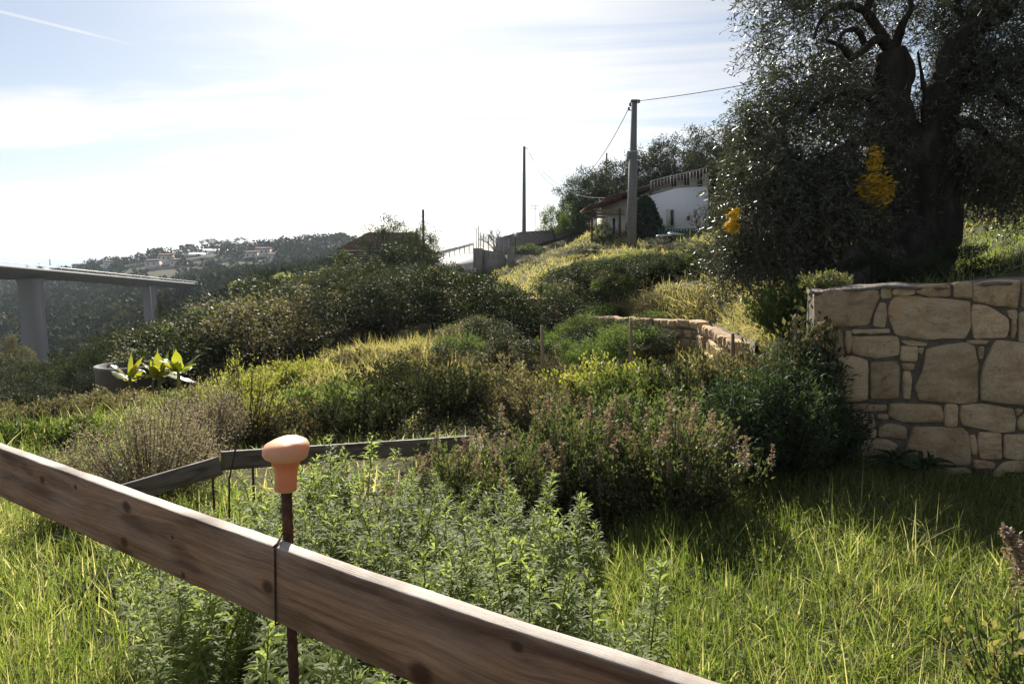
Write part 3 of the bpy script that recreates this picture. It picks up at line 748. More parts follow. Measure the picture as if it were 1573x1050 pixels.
STONES = [
    [(35, 150), (110, 130), (310, 135), (318, 165), (300, 200), (268, 284), (150, 292), (40, 300)], [(335, 122), (373, 124), (374, 165), (334, 166)], [(388, 130), (470, 122), (474, 150), (386, 153)],
    [(492, 117), (632, 104), (634, 160), (560, 160), (490, 143)], [(660, 104), (732, 97), (733, 165), (660, 162)], [(745, 105), (850, 92), (948, 90), (935, 213), (745, 180)], [(966, 92), (1120, 84), (1120, 205), (962, 205)],
    [(322, 192), (348, 195), (345, 296), (296, 288)], [(378, 185), (395, 165), (480, 165), (722, 185), (726, 290), (700, 345), (520, 347), (400, 330), (375, 270), (365, 225)],
    [(742, 200), (800, 205), (890, 260), (895, 300), (885, 340), (750, 348), (740, 280)], [(895, 228), (935, 225), (932, 262), (912, 255)], [(915, 270), (932, 268), (928, 342), (912, 340)], [(952, 235), (1080, 226), (1085, 355), (950, 358)],
    [(205, 308), (360, 305), (362, 323), (205, 326)], [(205, 340), (400, 342), (405, 420), (310, 432), (205, 415)], [(420, 358), (530, 370), (525, 380), (450, 378)], [(422, 385), (490, 388), (485, 450), (420, 445)],
    [(428, 462), (474, 462), (470, 488), (430, 485)], [(430, 498), (460, 498), (458, 614), (430, 612)], [(285, 460), (400, 455), (408, 480), (404, 610), (285, 615), (288, 520)],
    [(45, 440), (200, 430), (265, 450), (262, 620), (190, 630), (60, 600), (40, 540)], [(20, 315), (150, 315), (163, 420), (40, 425)], [(172, 320), (195, 320), (190, 410), (174, 410)],
    [(535, 400), (600, 385), (700, 370), (745, 385), (758, 470), (755, 630), (690, 635), (500, 618), (485, 560), (520, 500)], [(503, 393), (520, 392), (512, 415), (500, 408)], [(720, 360), (805, 358), (795, 372), (725, 372)],
    [(768, 392), (788, 390), (782, 430), (770, 435)], [(845, 360), (968, 372), (1060, 372), (1085, 480), (1075, 640), (940, 640), (780, 620), (785, 500), (810, 430)], [(155, 642), (350, 645), (348, 668), (280, 676), (180, 664)],
    [(375, 640), (590, 650), (603, 695), (598, 718), (430, 718), (365, 695)], [(618, 645), (668, 648), (666, 740), (616, 738)], [(690, 650), (780, 645), (915, 665), (925, 720), (922, 760), (850, 765), (700, 735), (685, 690)],
    [(935, 665), (962, 668), (938, 690)], [(968, 690), (1090, 670), (1090, 765), (950, 755), (942, 720)], [(165, 682), (290, 690), (300, 740), (260, 770), (185, 760)], [(318, 690), (360, 690), (355, 705), (320, 705)],
    [(325, 740), (370, 732), (435, 745), (437, 795), (320, 785)], [(288, 765), (305, 758), (302, 785), (285, 785)], [(480, 745), (690, 752), (715, 775), (725, 850), (725, 910), (600, 905), (440, 860), (460, 800)],
    [(728, 785), (750, 783), (755, 865), (735, 862)], [(768, 770), (862, 775), (864, 885), (775, 880)], [(885, 780), (1090, 785), (1090, 885), (885, 880)], [(220, 800), (350, 800), (400, 825), (380, 850), (240, 870), (200, 850)],
    [(745, 890), (830, 905), (830, 928), (745, 925)], [(835, 950), (880, 905), (940, 895), (1090, 910), (1090, 1010), (850, 1000)], [(205, 890), (330, 890), (325, 960), (205, 950)], [(150, 880), (188, 880), (185, 960), (150, 955)],
    [(612, 930), (700, 930), (745, 950), (740, 990), (615, 985)], [(440, 900), (580, 915), (590, 985), (440, 975)], [(20, 640), (135, 650), (150, 700), (20, 720)], [(30, 740), (165, 775), (180, 860), (40, 850)], [(350, 880), (420, 885), (415, 960), (345, 955)],
]
wall = thing('stone_wall', (*WALL_P, 0), 'rough sandstone retaining wall with dark mortar joints under the olive tree', 'wall')
wall['kind'] = 'thing'
WALL_RZ = math.atan2(WALL_D[1], WALL_D[0])
wall.rotation_euler = (0, 0, WALL_RZ)


def stone_mesh(poly, seed, proud):
    """One stone: an outline (s, z) with softened corners, domed and chipped; local axes x along, y into the wall, z up."""
    rnd = random.Random(seed)
    P = [Vector((a, b)) for a, b in poly]
    cx = sum((p for p in P), Vector((0, 0))) / len(P)
    out = []
    n = len(P)
    for i in range(n):
        p0, p, p1 = P[i - 1], P[i], P[(i + 1) % n]
        e0, e1 = (p0 - p), (p1 - p)
        r0, r1 = min(0.016, e0.length * 0.25), min(0.016, e1.length * 0.25)
        out.append(p + e0.normalized() * r0)
        out.append((p + e0.normalized() * r0 * 0.25 + e1.normalized() * r1 * 0.25))
        out.append(p + e1.normalized() * r1)
        if e1.length > 0.12:
            k = int(e1.length / 0.06)
            nr_ = Vector((-e1.y, e1.x)).normalized()
            for j in range(1, k):
                t = j / k
                q = p + e1 * t
                f = mnoise.noise(Vector((q.x * 9, q.y * 9, seed * 3.1)))
                out.append(q + nr_ * f * 0.010)
    m_ = len(out)
    V = []
    rings_ = [(1.0, 0.05), (1.0, -proud * 0.25), (0.965, -proud * 0.75), (0.90, -proud), (0.6, -proud * 1.12), (0.25, -proud * 1.15)]
    size = max((p - cx).length for p in P)
    for (k, y) in rings_:
        for q in out:
            d = q - cx
            if k >= 0.9:
                dl = d.length; inset = (1 - k) * 0.09 - 0.011
                d = d * max(0.3, (dl - inset) / dl)
            else:
                d = d * k
            yy = y + (mnoise.noise(Vector((q.x * 7 * k, q.y * 7 * k, seed))) * 0.016 + mnoise.noise(Vector((q.x * 22, q.y * 22, seed + 9 * k))) * 0.008 if y < 0 else 0)
            V.append((cx.x + d.x, yy, cx.y + d.y))
    V.append((cx.x, -proud * 1.15, cx.y))
    mb_ = MB()
    i_ = np.arange(len(rings_) - 1)[:, None] * m_; j_ = np.arange(m_)[None, :]; k_ = (j_ + 1) % m_
    mb_.add(V, quads=np.stack([i_ + j_, i_ + m_ + j_, i_ + m_ + k_, i_ + k_], -1).reshape(-1, 4), tris=[(len(V) - 1, (len(rings_) - 1) * m_ + (a + 1) % m_, (len(rings_) - 1) * m_ + a) for a in range(m_)])
    return mb_


stone_i = 0; s_end = max(wall_sz(*q)[0] for p_ in STONES for q in p_)
for poly in STONES:
    pts = [wall_sz(*q) for q in poly]
    area = sum(pts[i - 1][0] * pts[i][1] - pts[i][0] * pts[i - 1][1] for i in range(len(pts)))
    if area > 0: pts = pts[::-1]
    stone_mesh(pts, stone_i, random.uniform(0.012, 0.034)).build('stone', M['stone'], wall, smooth=True)
    stone_i += 1
# courses that go on beyond the frame to the right
z = 0.02
while z < 1.35:
    hgt = random.choice((0.12, 0.2, 0.28, 0.33)); s = s_end + 0.03 + random.uniform(0, .02)
    hgt = min(hgt, 1.46 - z)
    while s < 4.6:
        wd = random.uniform(0.15, 0.55)
        j = lambda: random.uniform(-0.018, 0.018)
        pts = [(s + j(), z + j()), (s + j(), z + hgt - 0.03 + j()), (s + wd - 0.035 + j(), z + hgt - 0.03 + j()), (s + wd - 0.035 + j(), z + j())]
        stone_mesh(pts, stone_i, random.uniform(0.012, 0.034)).build('stone', M['stone'], wall, smooth=True); stone_i += 1
        s += wd
    z += hgt
# mortar core and the rough coping along the top
mb = MB(); ns, nz_ = 90, 30
S_, Z_ = np.meshgrid(np.linspace(-0.24, 4.7, ns), np.linspace(-0.15, 1.0, nz_))
top = WALL_TOP0 + (WALL_TOP1 - WALL_TOP0) * np.clip((S_ + 0.3) / 1.6, 0, 4)
ZZ = np.where(Z_ < 0, Z_, Z_ * (top - 0.03))
front = np.stack([S_, 0.012 * vnoise(S_ * 6, ZZ * 6, 2.0), ZZ], -1).reshape(-1, 3)
q_ = (np.arange(nz_ - 1)[:, None] * ns + np.arange(ns - 1)[None, :]).reshape(-1, 1)
mb.add(front, quads=np.concatenate([q_, q_ + 1, q_ + ns + 1, q_ + ns], 1))
back = front.copy(); back[:, 1] = 0.36
mb.add(back, quads=np.concatenate([q_, q_ + ns, q_ + ns + 1, q_ + 1], 1))
mb.add([front[0], back[0], back[(nz_ - 1) * ns], front[(nz_ - 1) * ns]], quads=[(0, 1, 2, 3)])
mb.build('mortar_core', M['mortar'], wall)
mb = MB(); path, rad = [], []
for i in range(70):
    s = -0.25 + i * 4.95 / 69
    path.append((s, 0.16, WALL_TOP0 + (WALL_TOP1 - WALL_TOP0) * (s + 0.3) / 1.6 - 0.035 + 0.01 * math.sin(s * 7)))


def coping_disp(p, c, i):
    d = p - c
    d = np.array((d[0] * 0.2, d[1] * 5.4, d[2] * 0.8))
    f = 1 + 0.35 * mnoise.noise(Vector((p[0] * 9, p[1] * 20, p[2] * 20))) + .2 * mnoise.noise(Vector((p[0] * 31, p[1] * 40, p[2] * 40)))
    return c + d * f


mb.tube(path, 0.036, 12, coping_disp)
mb.build('coping', M['coping'], wall, smooth=True)

# ------------------------------------------------------------------ dry stone terrace walls behind the plot
DRY = []
for k in range(8):
    rq = random.Random(50 + k); wd_, hd_ = 1.0, 1.0
    DRY.append(stone_mesh([(-.5 + rq.uniform(0, .12), -.5), (-.5, .4 + rq.uniform(0, .1)), (-.1, .5 - rq.uniform(0, .08)), (.5, .45), (.5 - rq.uniform(0, .1), -.5)], 90 + k, .12).mesh('stone', M['stone'], True))


def dry_wall(pts, h, label, seed):
    rq = random.Random(seed); a0 = np.array(pts[0])
    g0 = gz(*pts[0]); t_ = thing('dry_stone_wall', (a0[0], a0[1], g0), label, 'wall', 'dry stone terrace walls'); t_['kind'] = 'thing'
    for a, b in zip(pts[:-1], pts[1:]):
        a, b = np.array(a), np.array(b); L = np.linalg.norm(b - a); d = (b - a) / L; nrm = np.array((d[1], -d[0]))
        if nrm @ (-a) < 0: nrm = -nrm; d = d
        ang = math.atan2(-nrm[0], nrm[1]) + math.pi
        zlo = [gz(*(a + d * x + nrm * .25)) for x in (0, L)]
        core = MB(); c0, c1 = a - a0, b - a0
        off = -nrm * .12
        core.add([(c0[0] + off[0], c0[1] + off[1], zlo[0] - g0 - .2), (c1[0] + off[0], c1[1] + off[1], zlo[1] - g0 - .2), (c1[0] + off[0], c1[1] + off[1], zlo[1] - g0 + h - .05), (c0[0] + off[0], c0[1] + off[1], zlo[0] - g0 + h - .05), (c0[0] - nrm[0] * .4, c0[1] - nrm[1] * .4, zlo[0] - g0 + h - .35), (c1[0] - nrm[0] * .4, c1[1] - nrm[1] * .4, zlo[1] - g0 + h - .35)], quads=[(0, 1, 2, 3), (3, 2, 5, 4)])
        core.build('earth_core', M['mortar'], t_)
        z = -.05
        while z < h - .06:
            hs = min(rq.uniform(.13, .24), h - z + rq.uniform(-.04, .05)); x = rq.uniform(-.1, 0)
            while x < L:
                ws = rq.uniform(.12, .44)
                p = a + d * (x + ws / 2) - a0; zz = zlo[0] + (zlo[1] - zlo[0]) * x / L - g0 + z + hs / 2
                o = link_mesh('stone', rq.choice(DRY), t_, (p[0], p[1], zz)); o.rotation_euler = (rq.gauss(0, .08), rq.gauss(0, .09), ang + rq.gauss(0, .08)); o.scale = (ws * 1.0, rq.uniform(.7, 1.2), hs * 1.02)
                x += ws
            z += hs


dry_wall([(3.1, 10.95), (1.4, 14.5)], .62, 'rough dry stone terrace wall under the straw grass, left of the near wall', 1)
dry_wall([(2.85, 8.3), (3.1, 10.95)], .6, 'dry stone terrace wall running back from the near wall end', 2)
dry_wall([at(775, 480, 17)[:2], at(842, 480, 16.4)[:2]], .9, 'tan dry stone wall beside the dry grass track in the middle', 3)
for i, (px, y0, y1, Yd, lb) in enumerate(((967, 590, 492, 8.6, 'pale wooden stake standing right of the sage row'), (832, 590, 500, 9.5, 'thin pale wooden stake below the tan dry stone wall'), (1217, 570, 485, 6.6, 'grey wooden stake near the left end of the stone wall'), (1354 - 230, 560, 512, 8.0, 'short pale stake behind the narrow leaved bush'))):
    p = at(px, y0, Yd); g_ = gz(p[0], p[1]); t_ = thing('wooden_stake', (p[0], p[1], g_), lb, 'stake', 'stakes behind the plot')
    MB().tube([(0, 0, -.15), (.01, 0, (at(px, y1, Yd)[2] - g_) * .5), (.0, .01, at(px, y1, Yd)[2] - g_)], [.028, .026, .022], 7).build('post', M['tan_wood'], t_)

# ------------------------------------------------------------------ near plank tied to its iron stake
def board(name, L, Hh, T, mat, parent=None, seed=0, bow=0.0, bend=(9.0, 0.0)):
    """A sawn board along local x, height along z, thickness along y (front at y=0), with worn arrises."""
    nseg = max(8, int(L / 0.04)); r = min(0.0025, T * 0.2)
    sec = [(0, r), (0, Hh * .33), (0, Hh * .66), (0, Hh - r), (r * .3, Hh - r * .3), (r, Hh), (T * .5, Hh), (T - r, Hh), (T - r * .3, Hh - r * .3), (T, Hh - r), (T, Hh * .5), (T, r), (T - r, 0), (r, 0)]
    V, Wd, C = [], [], []
    for i in range(nseg + 1):
        x = L * i / nseg
        for (y, zz) in sec:
            f = mnoise.noise(Vector((x * 5, zz * 30, seed + y * 20))) * 0.0016 + mnoise.noise(Vector((x * 0.9, seed, 1.0))) * bow
            e = mnoise.noise(Vector((x * 14, seed * 2.0, y * 90))) * 0.0022 if zz > Hh - 2 * r else 0
            V.append((x, y + f + bend[1] * max(0.0, x - bend[0]) ** 2, zz + e + mnoise.noise(Vector((x * 0.7, seed + 5, 2))) * bow))
            Wd.append((x, zz, y))
            C.append((1.0 if zz > Hh - r * 1.2 and y > r * .2 else 0.0, 0, 0))
    k = len(sec); mb_ = MB()
    i_ = np.arange(nseg)[:, None] * k; j_ = np.arange(k)[None, :]; k_ = (j_ + 1) % k
    mb_.add(V, quads=np.stack([i_ + j_, i_ + k_, i_ + k + k_, i_ + k + j_], -1).reshape(-1, 4), col=C, polys=[list(range(k)), list(range(nseg * k, nseg * k + k))[::-1]])
    o = mb_.build(name, mat, parent)
    a = o.data.attributes.new('wood', 'FLOAT_VECTOR', 'POINT'); a.data.foreach_set('vector', np.array(Wd, np.float32).ravel())
    return o


PL_A, PL_B = np.array((-1.23, 1.60)), np.array((-0.155, 0.874))
PL_D = (PL_B - PL_A) / np.linalg.norm(PL_B - PL_A)
PL_START = PL_A - PL_D * 0.75
PL_LEN, PL_H, PL_T, PL_Z = 2.95, 0.125, 0.026, 1.04


def along(px):   # distance along the plank at which a photo column meets its front face
    d = ray(px, 700); nn = np.array((-PL_D[1], PL_D[0])); k = (PL_START @ nn) / (d[0] * nn[0] + d[1] * nn[1])
    return float((np.array((d[0] * k, d[1] * k)) - PL_START) @ PL_D)


knots = [(along(62), .088, .013), (along(112), .1, .008), (along(190), .1, .016), (along(183), .025, .014), (along(272), .012, .008), (along(258), .075, .006), (along(404), .055, .016), (along(640), .02, .022), (along(790), .105, .01), (along(900), .05, .014)]
M['plank'] = woodmat('sawn_larch', (0.50, 0.285, 0.165), (0.19, 0.092, 0.052), (0.56, 0.52, 0.47), knots, weather=0.22)
M['grey_board'] = woodmat('grey_board', (0.22, 0.175, 0.14), (0.085, 0.065, 0.052), (0.22, 0.205, 0.19), weather=0.5)
nf = thing('plank_rail', (*PL_START, gz(*PL_START)), 'long brown sawn plank rail crossing the near corner, sunlit top edge', 'fence')
pl = board('plank', PL_LEN, PL_H, PL_T, M['plank'], nf, 3, bow=0.003, bend=(along(480), 0.05))
pl.rotation_euler = (0, 0, math.atan2(PL_D[1], PL_D[0])); pl.location = (0, 0, PL_Z - nf.location.z)
# wire twisted round plank and stake
nb_ = np.array((-PL_D[1], PL_D[0])); d_ = ray(443, 780); k_ = (PL_START @ nb_ + PL_T + .012) / (d_[0] * nb_[0] + d_[1] * nb_[1])
bar_xy = np.array((d_[0] * k_, d_[1] * k_))
sr = float((bar_xy - PL_START) @ PL_D)
sx = along(419)
mb = MB(); w_ = []
for t in np.linspace(0, 1, 9): w_.append((sx - .006 * t, -0.003, PL_H - (PL_H + .004) * t + .002))
mb.tube(w_, 0.0016, 6)
mb.tube([(sx - .002, -.004, PL_H + .003), (sx + (sr - sx) * .3, .006, PL_H + .005), (sr - .004, PL_T + .002, PL_H + .01), (sr + .009, PL_T + .010, PL_H + .012), (sr + .006, PL_T + .021, PL_H + .012)], 0.0016, 6)
mb.tube([(sx + .001, -.0045, PL_H - .002), (sx + (sr - sx) * .5, .008, PL_H + .004), (sr - .009, PL_T + .004, PL_H + .006)], 0.0013, 6)
mb.tube([(sx - .006, -.003, 0), (sx - .004, .012, -.003), (sx + .002, PL_T + .002, -.002)], 0.0016, 6)
mb.build('wire_tie', M['rust'], pl)

gb = gz(*bar_xy)
stake = thing('iron_stake', (*bar_xy, gb), 'rusty iron stake with an orange mushroom safety cap, standing behind the plank', 'stake')
cap_z = 1.322
mb = MB(); hh = cap_z - 0.03 - gb + 0.15
zs = np.linspace(-0.15, hh - .15, 160)
mb.tube([(0.0015 * math.sin(zz * 4), 0.0015 * math.cos(zz * 3), zz) for zz in zs], [0.0078 + (0.0011 if i % 2 else 0) for i in range(160)], 12)
mb.build('rod', M['rust'], stake, smooth=True)
mb = MB()
prof = [(0.0165, -0.083), (0.0182, -0.082), (0.0190, -0.05), (0.020, -0.040), (0.0235, -0.037), (0.0245, -0.030), (0.0285, -0.028), (0.036, -0.024), (0.0392, -0.016), (0.0388, -0.008), (0.0355, -0.002), (0.027, 0.0025), (0.014, 0.0045), (0.003, 0.005)]
n_ = 40; pr = np.array(prof); aa = np.arange(n_) * 2 * math.pi / n_
V, C = [], []
for (r_, z_) in pr:
    for a in aa:
        x, y = r_ * math.cos(a), r_ * math.sin(a)
        zt = z_ + (0.0045 * math.sin(x / 0.038 * 1.4 + 0.3) if z_ > -0.02 else 0) + 0.0012 * mnoise.noise(Vector((x * 60, y * 60, z_ * 60)))
        V.append((x, y, zt)); C.append((0.95 if z_ > -0.025 else (0.1 if z_ > -0.045 else 0.35), 0, 0))
m_ = len(pr); i_ = np.arange(m_ - 1)[:, None] * n_; j_ = np.arange(n_)[None, :]; k_ = (j_ + 1) % n_
mb.add(V, quads=np.stack([i_ + j_, i_ + k_, i_ + n_ + k_, i_ + n_ + j_], -1).reshape(-1, 4), polys=[list(range(n_))[::-1], list(range((m_ - 1) * n_, m_ * n_))], col=C)
cap = mb.build('safety_cap', M['orange'], stake, smooth=True)
cap.location = (0, 0, cap_z - gb); cap.rotation_euler = (R(3), R(2), R(20)); cap.scale = (.92, .92, .95)
tag(cap, 'orange mushroom cap with sunlit pale top')

# ------------------------------------------------------------------ grey boards at the back of the plot
def board_between(name, a, b, Hh, T, mat, parent, seed, zoff=0.0):
    """a, b: world points of the top front corners."""
    a, b = np.array(a), np.array(b); d = b - a; L = np.linalg.norm(d)
    o = board(name, L, Hh, T, mat, parent, seed, 0.004)
    o.rotation_euler = (0, -math.asin(d[2] / L), math.atan2(d[1], d[0]))
    p = a - np.array((0, 0, Hh)) - np.array(parent.location)
    o.location = [float(v) for v in p]
    return o


b0, b1, b2, b3 = at(150, 756, 3.9), at(342, 700, 4.2), at(338, 694, 4.17), at(720, 670, 5.0)
for i, (nm, a, b_, lb) in enumerate((('board_rail', b0, b1, 'grey weathered board rail running left below the dry brown shrub'), ('board_rail', b2, b3, 'grey weathered board rail behind the orange stake cap, running right'))):
    t = thing(nm, (a[0], a[1], gz(a[0], a[1])), lb, 'fence', 'grey boards at the back of the plot')
    board_between('board', a, b_, 0.12, 0.026, M['grey_board'], t, 20 + i)
    # short pegs that carry it
    mb = MB()
    for k, tt in enumerate((0.1, 0.88)):
        q = np.array(a) * (1 - tt) + np.array(b_) * tt
        g_ = gz(q[0], q[1] + .05)
        MB().tube([(q[0] - t.location.x, q[1] + .045 - t.location.y, g_ - .1 - t.location.z), (q[0] - t.location.x, q[1] + .045 - t.location.y, q[2] - .02 - t.location.z)], 0.008, 8).build('peg', M['rust'], t)
a, b_ = at(352, 736, 4.08), at(366, 668, 4.08)
g_ = gz(a[0], a[1])
st = thing('thin_iron_rod', (a[0], a[1], g_), 'thin dark leaning iron rod in front of the grey boards', 'rod')
MB().tube([(-.02, 0, -.1), (0, 0, a[2] - g_), tuple(b_ - np.array((a[0], a[1], g_)))], 0.006, 8).build('rod', M['dark_steel'], st)
#PART3

# ------------------------------------------------------------------ plants
def dup(src, loc, rz=0.0, sc=1.0, label=None, group=None):
    r = src.copy(); COL.objects.link(r)
    r.location = [float(v) for v in loc]; r.rotation_euler = (0, 0, rz)
    r.scale = sc if isinstance(sc, tuple) else (sc, sc, sc)
    if label: r['label'] = label
    if group: r['group'] = group
    for ch in src.children:
        c = ch.copy(); COL.objects.link(c); c.parent = r
        c.matrix_parent_inverse = ch.matrix_parent_inverse.copy()
        for g2 in ch.children:
            d = g2.copy(); COL.objects.link(d); d.parent = c
    return r


def rgen(seed): return np.random.default_rng(seed)


def weed_meshes(seed, H=0.68, nst=5, spread=0.16, leaf=0.068, nl=64):
    """A tuft of upright leafy stems: returns (stem mesh, foliage mesh)."""
    rg = rgen(seed); st, fo = MB(), MB()
    for k in range(nst):
        a = rg.uniform(0, 6.28); b0_ = np.array((math.cos(a), math.sin(a), 0)) * rg.uniform(0, spread * .5)
        tip = b0_ + np.array((math.cos(a) * spread * rg.uniform(.2, 1.2), math.sin(a) * spread * rg.uniform(.2, 1.2), H * rg.uniform(.72, 1.05)))
        ts = np.linspace(0, 1, 8)
        pts = b0_ + (tip - b0_) * ts[:, None]; pts[:, :2] += (tip - b0_)[:2] * (ts ** 2 - ts)[:, None] * .5
        pts[0, 2] -= 0.03
        st.tube(pts, np.linspace(.0045, .0015, 8), 5, caps=False)
        t = np.sort(rg.uniform(.12, 1.0, nl) ** .75)
        P = np.stack([np.interp(t, ts, pts[:, i]) for i in range(3)], -1)
        ph = np.arange(nl) * 2.4 + rg.uniform(0, 6, 1); el = 0.35 + 0.75 * t ** 3 + rg.normal(0, .18, nl)
        D = np.stack([np.cos(ph) * np.cos(el), np.sin(ph) * np.cos(el), np.sin(el)], -1)
        Ls = leaf * (0.65 + .55 * np.sin(t * 2.7)) * rg.uniform(.75, 1.2, nl)
        up = np.tile(np.array((0, 0, 1.0)), (nl, 1)) + rg.normal(0, .35, (nl, 3))
        side = unit(np.cross(D, up))
        strips(fo, P, D, Ls, Ls * .17, .55 * rg.uniform(.3, 1.5, nl), (.25, 1.0, .8, .06), rng=rg, side=side, tint=np.clip(rg.normal(.08, .12, nl), 0, .5), rnd=np.clip(.25 + .6 * t + rg.normal(0, .2, nl), 0, 1))
        # side leaflets, as on a cut leaf
        for sgn in (-1, 1):
            k2 = rg.random(nl) < .8
            Q_ = (P + D * (Ls * .45)[:, None])[k2]
            D2 = unit(D[k2] * .8 + side[k2] * sgn * .75)
            strips(fo, Q_, D2, Ls[k2] * .5, Ls[k2] * .10, .4, (.4, 1.0, .08), rng=rg, side=unit(np.cross(D2, up[k2])), rnd=rg.uniform(.2, 1, k2.sum()))
    return st.mesh('stem', M['bush_green']), fo.mesh('foliage', M['weed'])


# leafy weeds in a band behind and below the plank
weed_band = [(-1.55, 2.75), (-1.15, 3.55), (-0.35, 3.75), (0.35, 2.75), (0.42, 1.95), (0.02, 1.25), (-0.35, 1.22), (-0.72, 1.62)]
weeds = []
for k in range(7):
    sm, fm = weed_meshes(100 + k, H=(.62, .7, .66, .58, .72, .64, .5)[k])
    weeds.append((sm, fm))
wpts = scatter_poly(400, weed_band, rgen(5)); keep = []
for p in wpts:
    if all(np.hypot(*(p - q)) > 0.145 for q in keep): keep.append(p)
rw = random.Random(3)
for i, p in enumerate(keep):
    sm, fm = weeds[i % 7]
    px_ = W_PX / 2 + F * p[0] / (p[1] * math.cos(PITCH) + .9 * math.sin(PITCH))
    where = 'left of the orange capped stake' if px_ < 440 else 'right of the orange capped stake' if px_ < 640 else 'at the end beside the lawn'
    t = thing('leafy_weed', (p[0], p[1], gz(*p)), 'bright green leafy weed in the dense patch, ' + ('back row, ' if p[1] > 2.6 else 'front, ') + where, 'weed', 'leafy weeds behind the plank', rw.uniform(0, 6.28))
    k = rw.uniform(.7, 1.06) * (0.9 if p[1] < 1.7 else 1.0); t.scale = (k * 1.12, k * 1.12, k); t.rotation_euler = (rw.gauss(0, .14), rw.gauss(0, .14), rw.uniform(0, 6.28))
    link_mesh('stem', sm, t); link_mesh('foliage', fm, t)
# low weeds in the shade under the plank
for i, p in enumerate(scatter_poly(16, [(-0.95, 1.15), (-0.75, 1.45), (-0.2, 1.15), (0.1, .9), (-.35, .85)], rgen(8))):
    sm, fm = weeds[i % 7]
    t = thing('leafy_weed', (p[0], p[1], gz(*p)), 'dark green leafy weed in the shade under the near plank', 'weed', 'weeds under the plank', rw.uniform(0, 6.28))
    k = rw.uniform(.6, .85); t.scale = (k, k, k)
    link_mesh('stem', sm, t); link_mesh('foliage', fm, t)


SPIKES = []
for k in range(5):
    rg = rgen(700 + k); mb = MB(); m2 = 60; hh_ = .15
    zz = rg.uniform(0, 1, m2); rr_ = .017 * (1.1 - zz * .8); aa_ = rg.uniform(0, 6.28, m2)
    leaves(mb, np.stack([np.cos(aa_) * rr_, np.sin(aa_) * rr_, zz * hh_], -1), rand_dirs(m2, -.2, 1, rg), .018, .8, rng=rg)
    mb.tube([(0, 0, -.03), (0, 0, hh_)], .002, 4, caps=False)
    SPIKES.append(mb.mesh('flower_spike', M['spike']))


def shrub(name, loc, label, rx, ry, H, nst, nleaf, leaf, wr, matname, seed, cat='shrub', group=None, stem='twig', upright=.5, spikes=0, spike_mat='spike', tintp=0.0, strip=False, flower=None, hollow=.12):
    """Stems fan out from the base; leaves sit on the outer part of each stem."""
    rg = rgen(seed); t_ = thing(name, loc, label, cat, group)
    st, fo, sp_, fl = MB(), MB(), MB(), MB()
    A = rg.uniform(0, 6.28, nst); rad = np.sqrt(rg.uniform(0, 1, nst))
    lump = 1 + .22 * np.sin(A * 3 + seed) * rad + .12 * np.sin(A * 7 + seed * 2)
    tips = np.stack([np.cos(A) * rad * rx * lump, np.sin(A) * rad * ry * lump, H * (1 - upright * rad ** 2.2) * rg.uniform(.68, 1.06, nst) * (1 + .12 * np.sin(A * 5 + rad * 9 + seed))], -1)
    per = max(1, nleaf // nst)
    for k in range(nst):
        b = np.array((tips[k, 0] * .18, tips[k, 1] * .18, -.04))
        mid = b + (tips[k] - b) * .5 + np.array((tips[k, 0] * .15, tips[k, 1] * .15, -.05 * H)) + rg.normal(0, .02, 3)
        ts = np.linspace(0, 1, 6)[:, None]
        pts = (1 - ts) ** 2 * b + 2 * ts * (1 - ts) * mid + ts ** 2 * tips[k]
        st.tube(pts, np.linspace(.0045, .0012, 6) * (1 + H), 4, caps=False)
        t = hollow + (1 - hollow) * rg.uniform(0, 1, per) ** .7
        P = np.stack([np.interp(t, ts[:, 0], pts[:, i]) for i in range(3)], -1) + rg.normal(0, .018 + leaf * .45, (per, 3)) * (1.25 - .5 * t)[:, None]
        D = unit(rand_dirs(per, -.2, 1, rg) + (tips[k] - mid) / (np.linalg.norm(tips[k] - mid) + 1e-6) * .7)
        L = leaf * rg.uniform(.6, 1.3, per)
        tint = (rg.random(per) < tintp) * rg.uniform(.4, 1, per)
        if strip: strips(fo, P, D, L, L * wr, .3, (.5, 1, .1), rng=rg, tint=tint)
        else: leaves(fo, P, D, L, wr, rng=rg, tint=tint)
        if k < spikes:
            o_ = link_mesh('flower_spike', SPIKES[k % 5], t_, tips[k] - (0, 0, .02))
            o_.rotation_euler = (rg.normal(0, .18), rg.normal(0, .18), rg.uniform(0, 6.28)); k_ = rg.uniform(.7, 1.25); o_.scale = (k_, k_, k_)
        if flower is not None:
            m2 = flower
            Ps = tips[k] * (1 - .25 * rg.uniform(0, 1, (m2, 1)) ** 2) + rg.normal(0, .045, (m2, 3)) * np.array((1, 1, 1.2))
            leaves(fl, Ps, rand_dirs(m2, -1, 1, rg), rg.uniform(.008, .02, m2), .9, rng=rg)
    st.build('stem', M[stem], t_)
    fo.build('foliage', M[matname], t_)
    if flower is not None: tag(fl.build('seed_head', M['heath'], t_), kind='stuff')
    return t_


def gp(px, py, Y):   # ground point under a photo column at distance Y
    p = at(px, py, Y); return (p[0], p[1], gz(p[0], p[1]))


